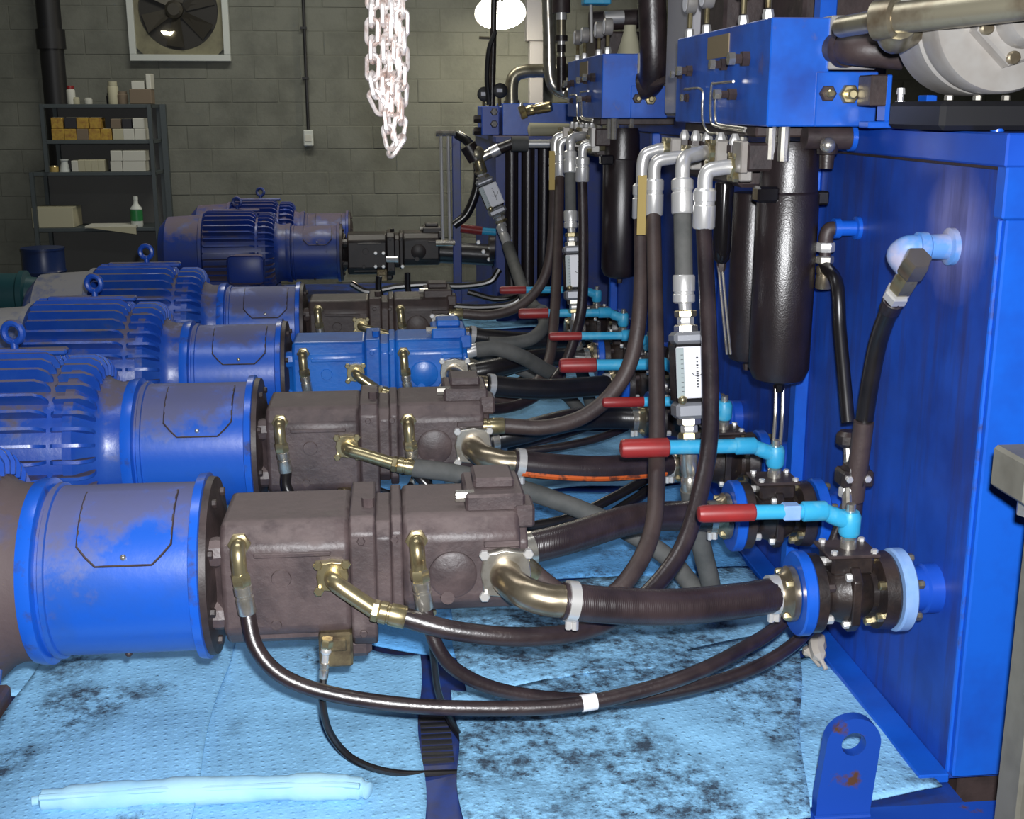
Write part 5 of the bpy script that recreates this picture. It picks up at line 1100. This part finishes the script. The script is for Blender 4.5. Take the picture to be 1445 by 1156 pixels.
for px, py in ((683, 133), (705, 128)):
    g = thing('pressure_gauge', P(px, 148, Y=8.45), 'small black gauge with white face on the far manifold', 'gauge', 'gauges on the far manifold')
    MB().lathe([(0, .045), (.05, .05), (.055, .04)], P(px, py, Y=8.48), (0, -1, 0), 20).build('case', 'black_paint', g); MB().box(P(px - 4, py, Y=8.42).x, P(px + 4, py, Y=8.42).x, 8.418, 8.426, P(px, py + 2, Y=8.42).z, P(px, py - 3, Y=8.42).z).build('dial', 'label_white', g)
    MB().cyl(P(px, py + 6, Y=8.46), P(px, 150, Y=8.46), .012, 8).build('stem', 'zinc_gold', g)
# slanted flow meter line
m0, m1 = P(703, 302, Y=7.5), P(682, 252, Y=7.5)
flow_meter(m0, m1, 'slanted grey flow meter hanging before the dark far tank', s=1.55, marks=True)
sl = thing('slanted_hose', P(670, 222, Y=7.5), 'grey sleeved hose sloping down below the slanted flow meter', 'hose')
ferr(sl, P(706, 318, Y=7.4), P(718, 350, Y=7.3), .03, 'plated'); MB().tube([P(717, 347, Y=7.3), P(728, 380, Y=7.1), P(742, 418, Y=6.8), P(756, 436, Y=6.2), P(765, 441, Y=5.5)], .036, 14, 8).build('hose_body', 'sleeve_grey', sl)
us = thing('elbow_line', P(675, 215, Y=7.5), 'line of brass and black fittings leading into slanted flow meter', 'pipe fittings')
ferr(us, P(673, 220, Y=7.5), P(680, 245, Y=7.5), .036, 'zinc_gold'); MB().ball(P(672, 218, Y=7.5), .055, 12).build('elbow_ball', 'steel_pipe', us)
for k, (x0, y0, x1, y1, r, mt) in enumerate(((680, 222, 692, 216, .03, 'steel'), (692, 216, 704, 210, .035, 'plated'), (704, 210, 722, 203, .032, 'valve_black'), (722, 203, 745, 203, .045, 'sleeve_grey'), (745, 203, 775, 203, .025, 'plated'), (660, 205, 672, 225, .05, 'valve_black'))):
    MB().cyl(P(x0, y0, Y=7.5), P(x1, y1, Y=7.5), r, 12).build('fitting', mt, us)
MB().tube([P(774, 203, Y=7.5), P(782, 201, Y=7.7), P(786, 200, Y=8.0), P(788, 199, Y=8.2)], .025, 10).build('link_tube', 'steel', us)
# clear the rest of unit 3's grey hoses
gh2 = thing('grey_hose', P(655, 497, Y=4.6), 'arched grey hose with steel ferrule above the black suction hoses', 'hose')
ferr(gh2, P(640, 502, Y=4.6), P(674, 493, Y=4.6), .026, 'plated'); MB().tube(Q((672, 494, 4.6), (700, 492, 4.6), (735, 503, 4.62), (765, 520, 4.7), (790, 532, 4.8)), .03, 14).build('hose_body', 'sleeve_grey', gh2)
gh3 = tag(MB().tube(Q((765, 440, 5.5), (768, 460, 5.4), (750, 478, 5.3), (720, 484, 5.3), (690, 484, 5.3)), .03, 12).build('grey_hose', 'sleeve_grey'), 'grey hose curling back toward the dark pump', 'hose')

# ------------------------------------------------------------------ hoist chain
CY = 2.75
def chain(paths, label):
    a = P(*paths[0], Y=CY); rt = thing('hoist_chain', a, label, 'chain')
    pts = []
    for p, q in zip(paths, paths[1:]): pts.append((P(*p, Y=CY), P(*q, Y=CY)))
    line = [P(*p, Y=CY) for p in paths]; seg = [(b - a).length for a, b in zip(line, line[1:])]; tot = sum(seg); pitch = .037; n = int(tot / pitch)
    def at(s):
        for a, b, L in zip(line, line[1:], seg):
            if s <= L: return a.lerp(b, s / L), (b - a).normalized()
            s -= L
        return line[-1], (line[-1] - line[-2]).normalized()
    for k in range(n):
        c, d = at((k + .5) * pitch); c2, d2 = at(min(tot, (k + 1) * pitch)); c0, _ = at(k * pitch)
        d = (c2 - c0).normalized()
        ang = (0.35 if k % 2 else 0.35 + PI / 2) + random.uniform(-.18, .18)
        u = d.cross(V((0, 1, 0))).normalized(); w_ = d.cross(u); s = u * math.cos(ang) + w_ * math.sin(ang)
        L, Wd = .0195, .0128; loop = []
        for i in range(18):
            t = 2 * PI * i / 18; loop.append(c + d * (math.sin(t) * Wd * .9 + (L - .004 if math.sin(t) > 0 else -L + .004)) + s * math.cos(t) * Wd)
        loop += [loop[0], loop[1]]
        m = MB().tube(loop, .0052, 7, smooth=False); m.build('chain_link', 'chain_steel', rt)
    return rt
chain([(527, -45), (525, 30), (526, 110), (534, 150), (541, 152), (547, 110), (549, -45)], 'shorter loop of bright steel hoist chain with its bend above the longer')
chain([(541, -45), (543, 60), (544, 130), (547, 180), (554, 210), (559, 208), (565, 170), (568, 100), (566, -45)], 'longer loop of bright steel hoist chain hanging lowest')
chain([(556, -45), (557, 60), (556, 140), (556, 165)], 'single straight strand of bright steel chain between the two loops')
